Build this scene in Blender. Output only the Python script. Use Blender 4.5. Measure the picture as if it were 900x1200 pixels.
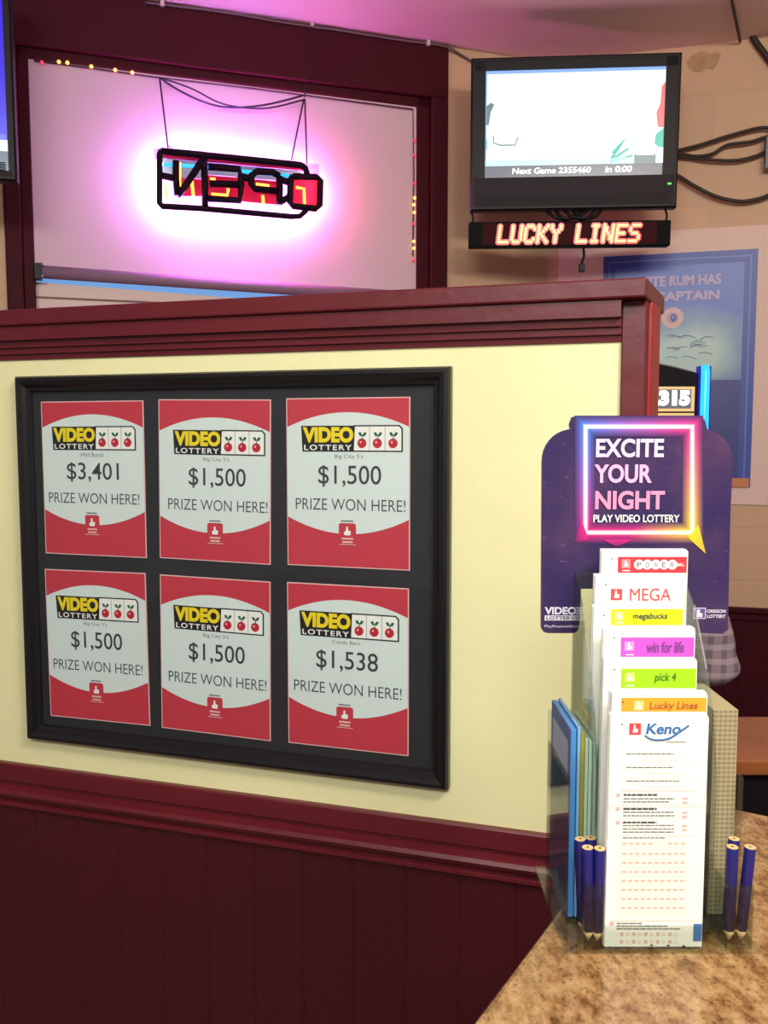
import bpy, bmesh, math, random
from mathutils import Vector, Matrix, noise
random.seed(7)
for o in list(bpy.data.objects): bpy.data.objects.remove(o)
S = bpy.context.scene
COL = S.collection

# ------------------------------------------------------------------ camera, world, lights, exposure
FOC = 1050.0
PITCH = math.atan(90 / FOC)
CAM = Vector((0, 0, 1.35))
cd = bpy.data.cameras.new('camera'); cam = bpy.data.objects.new('camera', cd); COL.objects.link(cam)
cam.location = CAM; cam.rotation_euler = (math.pi / 2 - PITCH, 0, 0)
cd.sensor_fit = 'VERTICAL'; cd.sensor_height = 36; cd.sensor_width = 27; cd.lens = FOC / 1200 * 36
cd.clip_start = 0.02
S.camera = cam
S.view_settings.view_transform = 'Standard'; S.view_settings.look = 'None'
S.view_settings.exposure = 0.0; S.view_settings.gamma = 1.0; S.view_settings.use_curve_mapping = False
w = bpy.data.worlds.new('world'); S.world = w; w.use_nodes = True
w.node_tree.nodes['Background'].inputs[0].default_value = (0.80, 0.72, 0.72, 1)
w.node_tree.nodes['Background'].inputs[1].default_value = 0.30
def area(name, loc, aim, sx, sy, power, color):
    l = bpy.data.lights.new(name, 'AREA'); l.shape = 'RECTANGLE'; l.size = sx; l.size_y = sy
    l.energy = power; l.color = color
    o = bpy.data.objects.new(name, l); COL.objects.link(o); o.location = loc
    o.rotation_euler = (Vector(aim) - Vector(loc)).to_track_quat('-Z', 'Y').to_euler()
    return o
area('counter_light', (0.95, -0.25, 2.70), (0.55, 0.75, 0.9), 0.9, 0.5, 64, (1.0, 0.95, 0.84))
area('room_light', (-0.5, -1.3, 2.70), (-0.3, 1.4, 1.2), 1.2, 0.6, 78, (0.95, 1.0, 0.93))
area('rear_light', (1.35, 1.70, 2.66), (1.2, 3.3, 1.6), 0.6, 0.4, 4, (1.0, 0.80, 0.62))

# ------------------------------------------------------------------ helpers
def lin(c):
    r = []
    for v in c:
        v = v / 255.0
        r.append(v / 12.92 if v <= 0.04045 else ((v + 0.055) / 1.055) ** 2.4)
    return (*r, 1.0)
def pixel_ray(px, py):
    a = (px - 450) / FOC; b = -(py - 600) / FOC
    return Vector((a, math.cos(PITCH) + b * math.sin(PITCH), -math.sin(PITCH) + b * math.cos(PITCH)))
class Frame:                      # upright local frame: x to the right, y away from the viewer, z up
    def __init__(s, x, y, deg):
        s.M = Matrix.Translation((x, y, 0)) @ Matrix.Rotation(math.radians(deg), 4, 'Z'); s.I = s.M.inverted()
    def l(s, px, py, y=0.0):
        o = s.I @ CAM; d = s.I.to_3x3() @ pixel_ray(px, py); t = (y - o.y) / d.y; q = o + d * t
        return (q.x, q.z)
    def p(s, px, py, y=0.0):
        q = s.l(px, py, y); return Vector((q[0], y, q[1]))
    def w(s, x, y, z): return s.M @ Vector((x, y, z))
P = Frame(-.0556, 1.46, -17.75)   # low partition
W = Frame(.63, 3.57, 18.6)        # window wall
T = Frame(.63, 3.57, -16.0)       # television wall
I4 = Frame(0, 0, 0)

MATS = {}
def mat(name, rgb=(200, 200, 200), rough=0.5, metal=0.0, spec=0.5, emit=None, strength=0.0, bump=0.0, bscale=60.0, var=0.0, vscale=6.0, coat=0.0):
    if name in MATS: return MATS[name]
    m = bpy.data.materials.new(name); m.use_nodes = True; nt = m.node_tree; b = nt.nodes['Principled BSDF']
    b.inputs['Base Color'].default_value = lin(rgb); b.inputs['Roughness'].default_value = rough
    b.inputs['Metallic'].default_value = metal; b.inputs['Specular IOR Level'].default_value = spec
    b.inputs['Coat Weight'].default_value = coat
    if emit: b.inputs['Emission Color'].default_value = lin(emit); b.inputs['Emission Strength'].default_value = strength
    tc = nt.nodes.new('ShaderNodeTexCoord')
    if bump:
        n = nt.nodes.new('ShaderNodeTexNoise'); n.inputs['Scale'].default_value = bscale; n.inputs['Detail'].default_value = 4
        bp = nt.nodes.new('ShaderNodeBump'); bp.inputs['Strength'].default_value = bump; bp.inputs['Distance'].default_value = 0.004
        nt.links.new(tc.outputs['Object'], n.inputs['Vector']); nt.links.new(n.outputs['Fac'], bp.inputs['Height'])
        nt.links.new(bp.outputs['Normal'], b.inputs['Normal'])
    if var:
        n = nt.nodes.new('ShaderNodeTexNoise'); n.inputs['Scale'].default_value = vscale; n.inputs['Detail'].default_value = 5
        r = nt.nodes.new('ShaderNodeValToRGB'); c = lin(rgb)
        r.color_ramp.elements[0].color = (*[v * (1 - var) for v in c[:3]], 1); r.color_ramp.elements[0].position = .3
        r.color_ramp.elements[1].color = (*[min(1, v * (1 + var)) for v in c[:3]], 1); r.color_ramp.elements[1].position = .7
        nt.links.new(tc.outputs['Object'], n.inputs['Vector']); nt.links.new(n.outputs['Fac'], r.inputs['Fac'])
        nt.links.new(r.outputs['Color'], b.inputs['Base Color'])
    MATS[name] = m; return m
def nodes_mat(name):
    m = bpy.data.materials.new(name); m.use_nodes = True; MATS[name] = m
    return m, m.node_tree, m.node_tree.nodes['Principled BSDF'], m.node_tree.nodes['Material Output']
def ramp(nt, stops):
    r = nt.nodes.new('ShaderNodeValToRGB'); e = r.color_ramp.elements
    while len(e) < len(stops): e.new(0.5)
    for k, (p, c) in enumerate(stops): e[k].position = p; e[k].color = lin(c)
    return r
def clear_mat(name, tint, gloss, rough=0.03):
    m, nt, b, out = nodes_mat(name); nt.nodes.remove(b)
    t = nt.nodes.new('ShaderNodeBsdfTransparent'); t.inputs[0].default_value = lin(tint)
    g = nt.nodes.new('ShaderNodeBsdfGlossy'); g.inputs['Roughness'].default_value = rough
    f = nt.nodes.new('ShaderNodeLayerWeight'); f.inputs['Blend'].default_value = .5
    pw_ = nt.nodes.new('ShaderNodeMath'); pw_.operation = 'POWER'; pw_.inputs[1].default_value = 5
    a = nt.nodes.new('ShaderNodeMath'); a.operation = 'MULTIPLY_ADD'; a.inputs[1].default_value = .85; a.inputs[2].default_value = gloss
    nt.links.new(f.outputs['Facing'], pw_.inputs[0])
    mx = nt.nodes.new('ShaderNodeMixShader')
    nt.links.new(pw_.outputs[0], a.inputs[0]); nt.links.new(a.outputs[0], mx.inputs[0])
    nt.links.new(t.outputs[0], mx.inputs[1]); nt.links.new(g.outputs[0], mx.inputs[2]); nt.links.new(mx.outputs[0], out.inputs[0])
    return m

class MB:
    def __init__(s):
        s.bm = bmesh.new(); s.mats = []; s.col = None
    def mi(s, m):
        if m not in s.mats: s.mats.append(m)
        return s.mats.index(m)
    def face(s, pts, m, cols=None):
        f = s.bm.faces.new([s.bm.verts.new(p) for p in pts]); f.material_index = s.mi(m)
        if cols:
            if s.col is None: s.col = s.bm.loops.layers.float_color.new('Col')
            for l, c in zip(f.loops, cols): l[s.col] = c
        return f
    def hexa(s, v, m):            # 8 corners: bottom ring, top ring
        i = s.mi(m); b = [s.bm.verts.new(p) for p in v]
        for q in ((3, 2, 1, 0), (4, 5, 6, 7), (0, 1, 5, 4), (1, 2, 6, 5), (2, 3, 7, 6), (3, 0, 4, 7)):
            s.bm.faces.new([b[k] for k in q]).material_index = i
        return s
    def box(s, x0, x1, y0, y1, z0, z1, m):
        return s.hexa([(x0, y0, z0), (x1, y0, z0), (x1, y1, z0), (x0, y1, z0), (x0, y0, z1), (x1, y0, z1), (x1, y1, z1), (x0, y1, z1)], m)
    def prism(s, poly, y0, y1, m, side=None):      # outline in x,z pushed along y
        i = s.mi(m); j = s.mi(side) if side else i
        a = [s.bm.verts.new((x, y0, z)) for x, z in poly]; b = [s.bm.verts.new((x, y1, z)) for x, z in poly]
        s.bm.faces.new(a).material_index = i; s.bm.faces.new(list(reversed(b))).material_index = j
        n = len(poly)
        for k in range(n): s.bm.faces.new((a[k], b[k], b[(k + 1) % n], a[(k + 1) % n])).material_index = j
        return s
    def foot(s, poly, z0, z1, m):                  # outline in x,y pushed along z
        i = s.mi(m)
        a = [s.bm.verts.new((x, y, z0)) for x, y in poly]; b = [s.bm.verts.new((x, y, z1)) for x, y in poly]
        s.bm.faces.new(list(reversed(a))).material_index = i; s.bm.faces.new(b).material_index = i
        n = len(poly)
        for k in range(n): s.bm.faces.new((a[k], a[(k + 1) % n], b[(k + 1) % n], b[k])).material_index = i
        return s
    def run(s, prof, x0, x1, m):                   # profile in y,z run along x
        i = s.mi(m)
        a = [s.bm.verts.new((x0, y, z)) for y, z in prof]; b = [s.bm.verts.new((x1, y, z)) for y, z in prof]
        s.bm.faces.new(a).material_index = i; s.bm.faces.new(list(reversed(b))).material_index = i
        n = len(prof)
        for k in range(n): s.bm.faces.new((a[k], a[(k + 1) % n], b[(k + 1) % n], b[k])).material_index = i
        return s
    def tube(s, pts, r, m, n=8, closed=False):
        i = s.mi(m); pts = [Vector(p) for p in pts]; N = len(pts); rings = []
        rr = r if isinstance(r, (list, tuple)) else [r] * N
        up = None
        for k in range(N):
            if closed: t = pts[(k + 1) % N] - pts[k - 1]
            else: t = pts[min(k + 1, N - 1)] - pts[max(k - 1, 0)]
            t.normalize()
            if up is None:
                up = t.orthogonal().normalized()
            up = (up - t * up.dot(t)); up = up.normalized() if up.length > 1e-6 else t.orthogonal().normalized()
            sd = t.cross(up)
            rings.append([s.bm.verts.new(pts[k] + (up * math.cos(2 * math.pi * q / n) + sd * math.sin(2 * math.pi * q / n)) * rr[k]) for q in range(n)])
        for k in range(N if closed else N - 1):
            A, B = rings[k], rings[(k + 1) % N]
            for q in range(n):
                f = s.bm.faces.new((A[q], A[(q + 1) % n], B[(q + 1) % n], B[q])); f.material_index = i; f.smooth = True
        if not closed:
            s.bm.faces.new(list(reversed(rings[0]))).material_index = i; s.bm.faces.new(rings[-1]).material_index = i
        return s
    def disc(s, x, z, r, y, m, n=20, rz=None):
        rz = rz or r
        s.face([(x + r * math.cos(2 * math.pi * k / n), y, z + rz * math.sin(2 * math.pi * k / n)) for k in range(n)], m); return s
    def rect(s, x0, x1, z0, z1, y, m):
        s.face([(x0, y, z0), (x1, y, z0), (x1, y, z1), (x0, y, z1)], m); return s
    def ball(s, c, r, m, sx=1, sy=1, sz=1, u=10, v=7):
        i = s.mi(m)
        g = bmesh.ops.create_uvsphere(s.bm, u_segments=u, v_segments=v, radius=r)
        for q in g['verts']: q.co = Vector((q.co.x * sx, q.co.y * sy, q.co.z * sz)) + Vector(c)
        for f in set(f for q in g['verts'] for f in q.link_faces): f.material_index = i; f.smooth = True
        return s
    def lathe(s, prof, cx, cy, m, n=24):
        i = s.mi(m); rings = []
        for r, z in prof: rings.append([s.bm.verts.new((cx + r * math.cos(2 * math.pi * k / n), cy + r * math.sin(2 * math.pi * k / n), z)) for k in range(n)])
        for A, B in zip(rings, rings[1:]):
            for k in range(n):
                f = s.bm.faces.new((A[k], A[(k + 1) % n], B[(k + 1) % n], B[k])); f.material_index = i; f.smooth = True
        s.bm.faces.new(list(reversed(rings[0]))).material_index = i; s.bm.faces.new(rings[-1]).material_index = i
        return s
    def text(s, body, x0, x1, z0, z1, y, m, bold=0.0, shear=0.0, depth=0.0, spacing=1.0):
        cu = bpy.data.curves.new('lettering', 'FONT'); cu.body = body; cu.offset = bold; cu.shear = shear; cu.extrude = 0; cu.resolution_u = 4
        cu.space_character = spacing
        o = bpy.data.objects.new('lettering', cu); COL.objects.link(o); bpy.context.view_layer.update()
        me = bpy.data.meshes.new_from_object(o.evaluated_get(bpy.context.evaluated_depsgraph_get()))
        bpy.data.objects.remove(o); bpy.data.curves.remove(cu)
        xs = [v.co.x for v in me.vertices]; ys = [v.co.y for v in me.vertices]
        ax, bx, ay, by = min(xs), max(xs), min(ys), max(ys); i = s.mi(m)
        vv = [s.bm.verts.new((x0 + (v.co.x - ax) / (bx - ax) * (x1 - x0), y, z0 + (v.co.y - ay) / (by - ay) * (z1 - z0))) for v in me.vertices]
        fs = []
        for p in me.polygons:
            try: f = s.bm.faces.new([vv[k] for k in p.vertices]); f.material_index = i; fs.append(f)
            except ValueError: pass
        bpy.data.meshes.remove(me)
        if depth:
            g = bmesh.ops.extrude_face_region(s.bm, geom=fs)
            for v in g['geom']:
                if isinstance(v, bmesh.types.BMVert): v.co.y -= depth
        return s
    def build(s, name, parent=None, M=None, bevel=0.0, smooth=False, fix=True, seg=2):
        if fix: bmesh.ops.recalc_face_normals(s.bm, faces=[f for f in s.bm.faces if any(len(e.link_faces) > 1 for e in f.edges)])
        me = bpy.data.meshes.new(name); s.bm.to_mesh(me); s.bm.free()
        for m in s.mats: me.materials.append(m)
        if smooth:
            for p in me.polygons: p.use_smooth = True
        o = bpy.data.objects.new(name, me); COL.objects.link(o)
        if parent: o.parent = parent
        if M is not None: o.matrix_local = M
        if bevel:
            b = o.modifiers.new('bevel', 'BEVEL'); b.width = bevel; b.segments = seg; b.limit_method = 'ANGLE'; b.angle_limit = math.radians(40)
        return o
def tag(o, label, cat, group=None, kind=None):
    o['label'] = label; o['category'] = cat
    if group: o['group'] = group
    if kind: o['kind'] = kind
    return o
def thing(name, M, label, cat, group=None):
    o = bpy.data.objects.new(name, None); o.empty_display_size = .05; COL.objects.link(o); o.matrix_world = M
    return tag(o, label, cat, group)
def struct(o): o['kind'] = 'structure'; return o
def loc(x, y, z, deg=0, tilt=0):
    return Matrix.Translation((x, y, z)) @ Matrix.Rotation(math.radians(deg), 4, 'Z') @ Matrix.Rotation(math.radians(tilt), 4, 'X')
def spline(pts, n=8):
    pts = [Vector(p) for p in pts]; out = []
    for k in range(len(pts) - 1):
        a = pts[max(k - 1, 0)]; b = pts[k]; c = pts[k + 1]; d = pts[min(k + 2, len(pts) - 1)]
        for q in range(n):
            t = q / n
            out.append(0.5 * ((2 * b) + (c - a) * t + (2 * a - 5 * b + 4 * c - d) * t * t + (3 * b - a - 3 * c + d) * t ** 3))
    out.append(pts[-1]); return out
def rrect(x0, x1, z0, z1, r, n=5):
    o = []
    for cx, cz, a in ((x1 - r, z0 + r, -90), (x1 - r, z1 - r, 0), (x0 + r, z1 - r, 90), (x0 + r, z0 + r, 180)):
        for k in range(n + 1):
            t = math.radians(a + 90 * k / n); o.append((cx + r * math.cos(t), cz + r * math.sin(t)))
    return o

# ------------------------------------------------------------------ materials
maroon = mat('maroon_paint', (98, 27, 36), .38, spec=.45, bump=.25, bscale=25, var=.12, vscale=5)
maroon_dark = mat('dark_maroon_paint', (66, 15, 26), .6, spec=.12, bump=.2, bscale=25)
yellow_wall = mat('pale_yellow_paint', (238, 232, 180), .55, bump=.15, bscale=40, var=.04, vscale=3)
black_frame = mat('black_frame', (22, 22, 25), .3)
black_mat_board = mat('black_mat_board', (32, 32, 38), .7)
black_plastic = mat('black_plastic', (20, 15, 19), .45, spec=.25)
dark_plastic = mat('charcoal_plastic', (38, 28, 34), .55, spec=.2)
cable_m = mat('cable_rubber', (48, 36, 30), .6)
white_m = mat('white_paper', (240, 240, 236), .65)
pale_print = mat('pale_print', (216, 228, 226), .65)
red_print = mat('red_print', (196, 52, 70), .6)
red_edge = mat('pale_red_edge', (236, 190, 190), .6)
ink_black = mat('black_ink', (22, 22, 24), .6)
ink_grey = mat('dark_grey_ink', (62, 62, 66), .6)
ink_light = mat('grey_ink', (120, 124, 126), .6)
yellow_print = mat('yellow_print', (240, 214, 30), .55)
cherry = mat('cherry_red', (190, 30, 52), .5)
leaf = mat('leaf_green', (24, 92, 50), .6)
chrome = mat('steel', (180, 180, 185), .25, metal=1)
wood = mat('brown_wood', (150, 88, 48), .35, var=.25, vscale=8)
glass_m = clear_mat('picture_glass', (250, 252, 252), 0.035)
acrylic = clear_mat('clear_acrylic', (242, 245, 242), .045)
acrylic_edge = clear_mat('acrylic_edge', (222, 228, 220), .03, .35)

def block_wall(name, rgb):
    m, nt, b, out = nodes_mat(name)
    tc = nt.nodes.new('ShaderNodeTexCoord'); mp = nt.nodes.new('ShaderNodeMapping'); mp.inputs['Rotation'].default_value = (math.radians(-90), 0, 0)
    br = nt.nodes.new('ShaderNodeTexBrick'); br.inputs['Scale'].default_value = 1; br.inputs['Brick Width'].default_value = .4; br.inputs['Row Height'].default_value = .2
    br.inputs['Mortar Size'].default_value = .006; br.inputs['Mortar Smooth'].default_value = .6
    c = lin(rgb); br.inputs['Color1'].default_value = c; br.inputs['Color2'].default_value = (*[v * .95 for v in c[:3]], 1)
    br.inputs['Mortar'].default_value = (*[v * .94 for v in c[:3]], 1)
    bp = nt.nodes.new('ShaderNodeBump'); bp.invert = True; bp.inputs['Strength'].default_value = .18; bp.inputs['Distance'].default_value = .004
    nt.links.new(tc.outputs['Object'], mp.inputs['Vector']); nt.links.new(mp.outputs['Vector'], br.inputs['Vector'])
    nt.links.new(br.outputs['Color'], b.inputs['Base Color']); nt.links.new(br.outputs['Fac'], bp.inputs['Height']); nt.links.new(bp.outputs['Normal'], b.inputs['Normal'])
    b.inputs['Roughness'].default_value = .6
    return m
tan_wall = block_wall('tan_painted_block', (214, 174, 140))
def granite():
    m, nt, b, out = nodes_mat('golden_granite')
    tc = nt.nodes.new('ShaderNodeTexCoord')
    n = nt.nodes.new('ShaderNodeTexNoise'); n.inputs['Scale'].default_value = 75; n.inputs['Detail'].default_value = 8; n.inputs['Roughness'].default_value = .7
    mp = nt.nodes.new('ShaderNodeMapping'); mp.inputs['Scale'].default_value = (1, .55, 1)
    r = ramp(nt, [(.27, (70, 48, 34)), (.40, (120, 82, 46)), (.52, (160, 122, 80)), (.64, (184, 150, 106)), (.78, (130, 106, 72))])
    v = nt.nodes.new('ShaderNodeTexVoronoi'); v.inputs['Scale'].default_value = 160
    r2 = ramp(nt, [(.0, (90, 60, 40)), (.35, (255, 255, 255)), (1, (255, 255, 255))])
    mx = nt.nodes.new('ShaderNodeMix'); mx.data_type = 'RGBA'; mx.blend_type = 'MULTIPLY'; mx.inputs[0].default_value = .7
    nt.links.new(tc.outputs['Object'], mp.inputs['Vector'])
    nt.links.new(mp.outputs[0], n.inputs['Vector']); nt.links.new(tc.outputs['Object'], v.inputs['Vector'])
    nt.links.new(n.outputs['Fac'], r.inputs['Fac']); nt.links.new(v.outputs['Distance'], r2.inputs['Fac'])
    nt.links.new(r.outputs['Color'], mx.inputs[6]); nt.links.new(r2.outputs['Color'], mx.inputs[7]); nt.links.new(mx.outputs[2], b.inputs['Base Color'])
    b.inputs['Roughness'].default_value = .16
    return m
granite_m = granite()
def plaid(name, base, c1, c2, scale, flat=False):
    m, nt, b, out = nodes_mat(name)
    tc = nt.nodes.new('ShaderNodeTexCoord'); cur = None
    cols = [(('X'), c1), (('Z'), c2)]
    rgb = nt.nodes.new('ShaderNodeRGB'); rgb.outputs[0].default_value = lin(base); cur = rgb.outputs[0]
    for ax, c in cols:
        wv = nt.nodes.new('ShaderNodeTexWave'); wv.wave_type = 'BANDS'; wv.bands_direction = ax; wv.inputs['Scale'].default_value = scale
        wv.inputs['Distortion'].default_value = .3
        mx = nt.nodes.new('ShaderNodeMix'); mx.data_type = 'RGBA'
        rr = ramp(nt, [(.55, (0, 0, 0)), (.75, (190, 190, 190))])
        nt.links.new(tc.outputs['Object'], wv.inputs['Vector']); nt.links.new(wv.outputs['Fac'], rr.inputs['Fac']); nt.links.new(rr.outputs['Color'], mx.inputs[0])
        nt.links.new(cur, mx.inputs[6]); mx.inputs[7].default_value = lin(c); cur = mx.outputs[2]
    nt.links.new(cur, b.inputs['Base Color']); b.inputs['Roughness'].default_value = .8
    return m

# ------------------------------------------------------------------ setting
CEIL = 2.775
floor_m = mat('floor_tile', (132, 104, 90), .35, var=.2, vscale=4)
struct(MB().box(-5, 5, -4, 6, -.1, 0, floor_m).build('floor'))
ceil_m = mat('ceiling_paint', (240, 216, 212), .8, bump=.2, bscale=30)
struct(MB().box(-5, 5, -4, 6, CEIL, CEIL + .1, ceil_m).build('ceiling'))
# television wall with a wainscot
b = MB(); b.box(0, 3.2, 0, .15, 0, CEIL, tan_wall); wall_right = struct(b.build('wall_right', M=T.M))
b = MB(); b.box(.02, 3.2, -.012, 0, .08, .66, maroon_dark)
for k in range(35): b.box(.03 + k * .09, .036 + k * .09, -.016, -.012, .08, .66, maroon_dark)
struct(b.build('trim_1', M=T.M))
struct(MB().run([(0, .655), (-.022, .655), (-.022, .675), (-.03, .685), (-.03, .70), (0, .70)], .02, 3.2, maroon_dark).build('trim_2', M=T.M))
struct(MB().run([(0, 0), (-.02, 0), (-.02, .09), (-.012, .11), (0, .11)], .02, 3.2, maroon_dark).build('baseboard_right', M=T.M))
stain = mat('bare_plaster', (186, 148, 108), .8, var=.15, vscale=30)
pts = [(805, 72), (812, 64), (822, 60), (832, 63), (840, 60), (845, 64), (841, 74), (836, 82), (828, 80), (820, 85), (812, 84), (806, 79)]
patch = MB().prism([T.l(*q) for q in pts], -.0015, 0.001, stain).build('peeled_paint', wall_right)
patch['label'] = 'brown patch where the paint has peeled'
# window wall
UL, UR, ZT = -1.865, -.537, 2.55           # opening
b = MB()
b.box(-3.4, -1.945, 0, .15, 0, CEIL, tan_wall); b.box(-.425, .0, 0, .15, 0, CEIL, tan_wall)
b.box(-1.945, -.425, 0, .15, 0, 1.60, tan_wall); b.box(-1.945, -.425, .10, .15, ZT, CEIL, tan_wall)
b.box(-1.945, UL, .10, .15, 1.6, ZT, tan_wall); b.box(UR, -.425, .10, .15, 1.6, ZT, tan_wall)
struct(b.build('wall_back', M=W.M))
b = MB(); b.box(-1.95, -.42, -.02, .10, ZT + .035, CEIL, maroon_dark)
b.box(-1.95, -1.90, -.02, .10, 1.6, ZT + .035, maroon_dark); b.box(-.487, -.42, -.02, .10, 1.6, ZT + .035, maroon_dark)
b.box(-1.90, UL, .0, .10, 1.6, ZT + .035, maroon_dark); b.box(UR, -.487, .0, .10, 1.6, ZT + .035, maroon_dark)
b.box(-1.90, -.487, .0, .10, ZT, ZT + .035, maroon_dark)
struct(b.build('trim_3', M=W.M, bevel=.004))
pane_m = mat('daylit_pane', (150, 170, 190), .2, emit=(110, 160, 215), strength=.9)
sash_m = mat('sash_white', (226, 196, 190), .5)
wo = struct(MB().box(UL, UR, .085, .095, 1.80, ZT, pane_m).build('window_1', M=W.M))
b = MB(); za, zc = W.l(60, 331.5, .04)[1], W.l(300, 351, .04)[1]; zc = za + (zc - za) * (UR - UL) / .72
b.hexa([(UL, .04, 1.6), (UR, .04, 1.6), (UR, .08, 1.6), (UL, .08, 1.6), (UL, .04, za), (UR, .04, zc), (UR, .08, zc), (UL, .08, za)], sash_m); b.box(UL, UL + .4, .037, .04, za - .052, za - .046, mat('sash_gap', (120, 86, 90), .6))
b.build('window_sash', wo)
b = MB(); b.box(UL, UR, -.04, .05, 1.58, 1.60, maroon_dark); b.build('window_sill', wo)

# ------------------------------------------------------------------ partition
E0, E1, TH = .459, .475, .148              # right end splays backwards
UB = -2.2
part = struct(MB().foot([(UB, 0), (.43, 0), (.447, TH), (UB, TH)], 0, 1.53, yellow_wall).build('wall_partition', M=P.M))
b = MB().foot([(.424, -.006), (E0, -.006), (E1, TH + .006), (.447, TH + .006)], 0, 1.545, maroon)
b.foot([(E0, 0.022), (E0 + .008, .022), (E0 + .018, .09), (E0 + .0105, .09)], 0, 1.545, mat('red_lit_maroon', (150, 26, 38), .35))  # strip colour carries the gaming machine's red glow on the end board
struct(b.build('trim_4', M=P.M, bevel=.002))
ov = .022
struct(MB().foot([(UB, -ov - .012), (P.l(758, 330, -ov - .012)[0], -ov - .012), (P.l(779, 346, TH + ov)[0], TH + ov), (UB, TH + ov)], 1.545, 1.573, maroon).build('trim_5', M=P.M, bevel=.003))
struct(MB().run([(0, 1.52), (-.026, 1.52), (-.026, 1.545), (0, 1.545)], UB, .424, maroon).build('trim_6', M=P.M))
struct(MB().run([(0, 1.487), (-.004, 1.487), (-.005, 1.496), (-.010, 1.4965), (-.0105, 1.507), (-.016, 1.5075), (-.017, 1.52), (0, 1.52)], UB, .424, maroon).build('trim_7', M=P.M))
struct(MB().run([(0, .727), (-.010, .727), (-.012, .724), (-.012, .694), (-.006, .690), (-.006, .684), (-.02, .678), (-.024, .672), (-.02, .664), (-.009, .660), (-.009, .655), (-.015, .651), (-.015, .645), (-.004, .641), (0, .641)], UB, .424, maroon).build('trim_8', M=P.M))
prof = [(UB, 0)]; x = UB
while x < .33:
    prof += [(x, -.006), (x + .086, -.006), (x + .0875, -.0048), (x + .0905, -.0048)]; x += .092
prof += [(.424, -.006), (.424, 0)]
struct(MB().foot(prof, 0, .642, mat('wainscot_maroon', (70, 18, 25), .42, spec=.4, bump=.2, bscale=25)).build('trim_9', M=P.M))

# ------------------------------------------------------------------ prize display frame and its six sheets
_a, _b, _c, _d = [P.l(*q, -.018) for q in ((20, 440), (528, 430), (524, 928), (28, 865))]
FX0, FX1, FZ0, FZ1 = (_a[0] + _d[0]) / 2, (_b[0] + _c[0]) / 2, (_c[1] + _d[1]) / 2, (_a[1] + _b[1]) / 2
fr = thing('display_frame', P.M @ Matrix.Translation((0, 0, FZ0)), 'wide black picture frame holding six red prize sheets on the yellow partition', 'picture frame')
def mitre(b, x0, x1, z0, z1, prof, m):     # prof: (inset, y)
    i = b.mi(m); rings = []
    for d, y in prof: rings.append([b.bm.verts.new(p) for p in ((x0 + d, y, z0 + d), (x1 - d, y, z0 + d), (x1 - d, y, z1 - d), (x0 + d, y, z1 - d))])
    for A, B in zip(rings, rings[1:] + rings[:1]):
        for k in range(4): b.bm.faces.new((A[k], A[(k + 1) % 4], B[(k + 1) % 4], B[k])).material_index = i
H = FZ1 - FZ0
b = MB(); mitre(b, FX0, FX1, 0, H, [(0, -.0008), (0, -.014), (.003, -.020), (.009, -.022), (.016, -.020), (.021, -.014), (.026, -.013), (.028, -.009), (.028, -.0008)], black_frame)
b.build('moulding', fr)
MY = -.004
wins = [(-.487, 1.272), (-.2455, 1.272), (-.003, 1.272), (-.489, .967), (-.2495, .966), (-.0045, .966)]
b = MB(); b.box(FX0 + .025, FX1 - .025, MY, -.001, .025, H - .025, black_mat_board); b.build('mat_board', fr)
b = MB(); b.rect(FX0 + .027, FX1 - .027, .027, H - .027, -.0095, glass_m); b.build('glass', fr)
PW, PH = .213, .277
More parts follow.
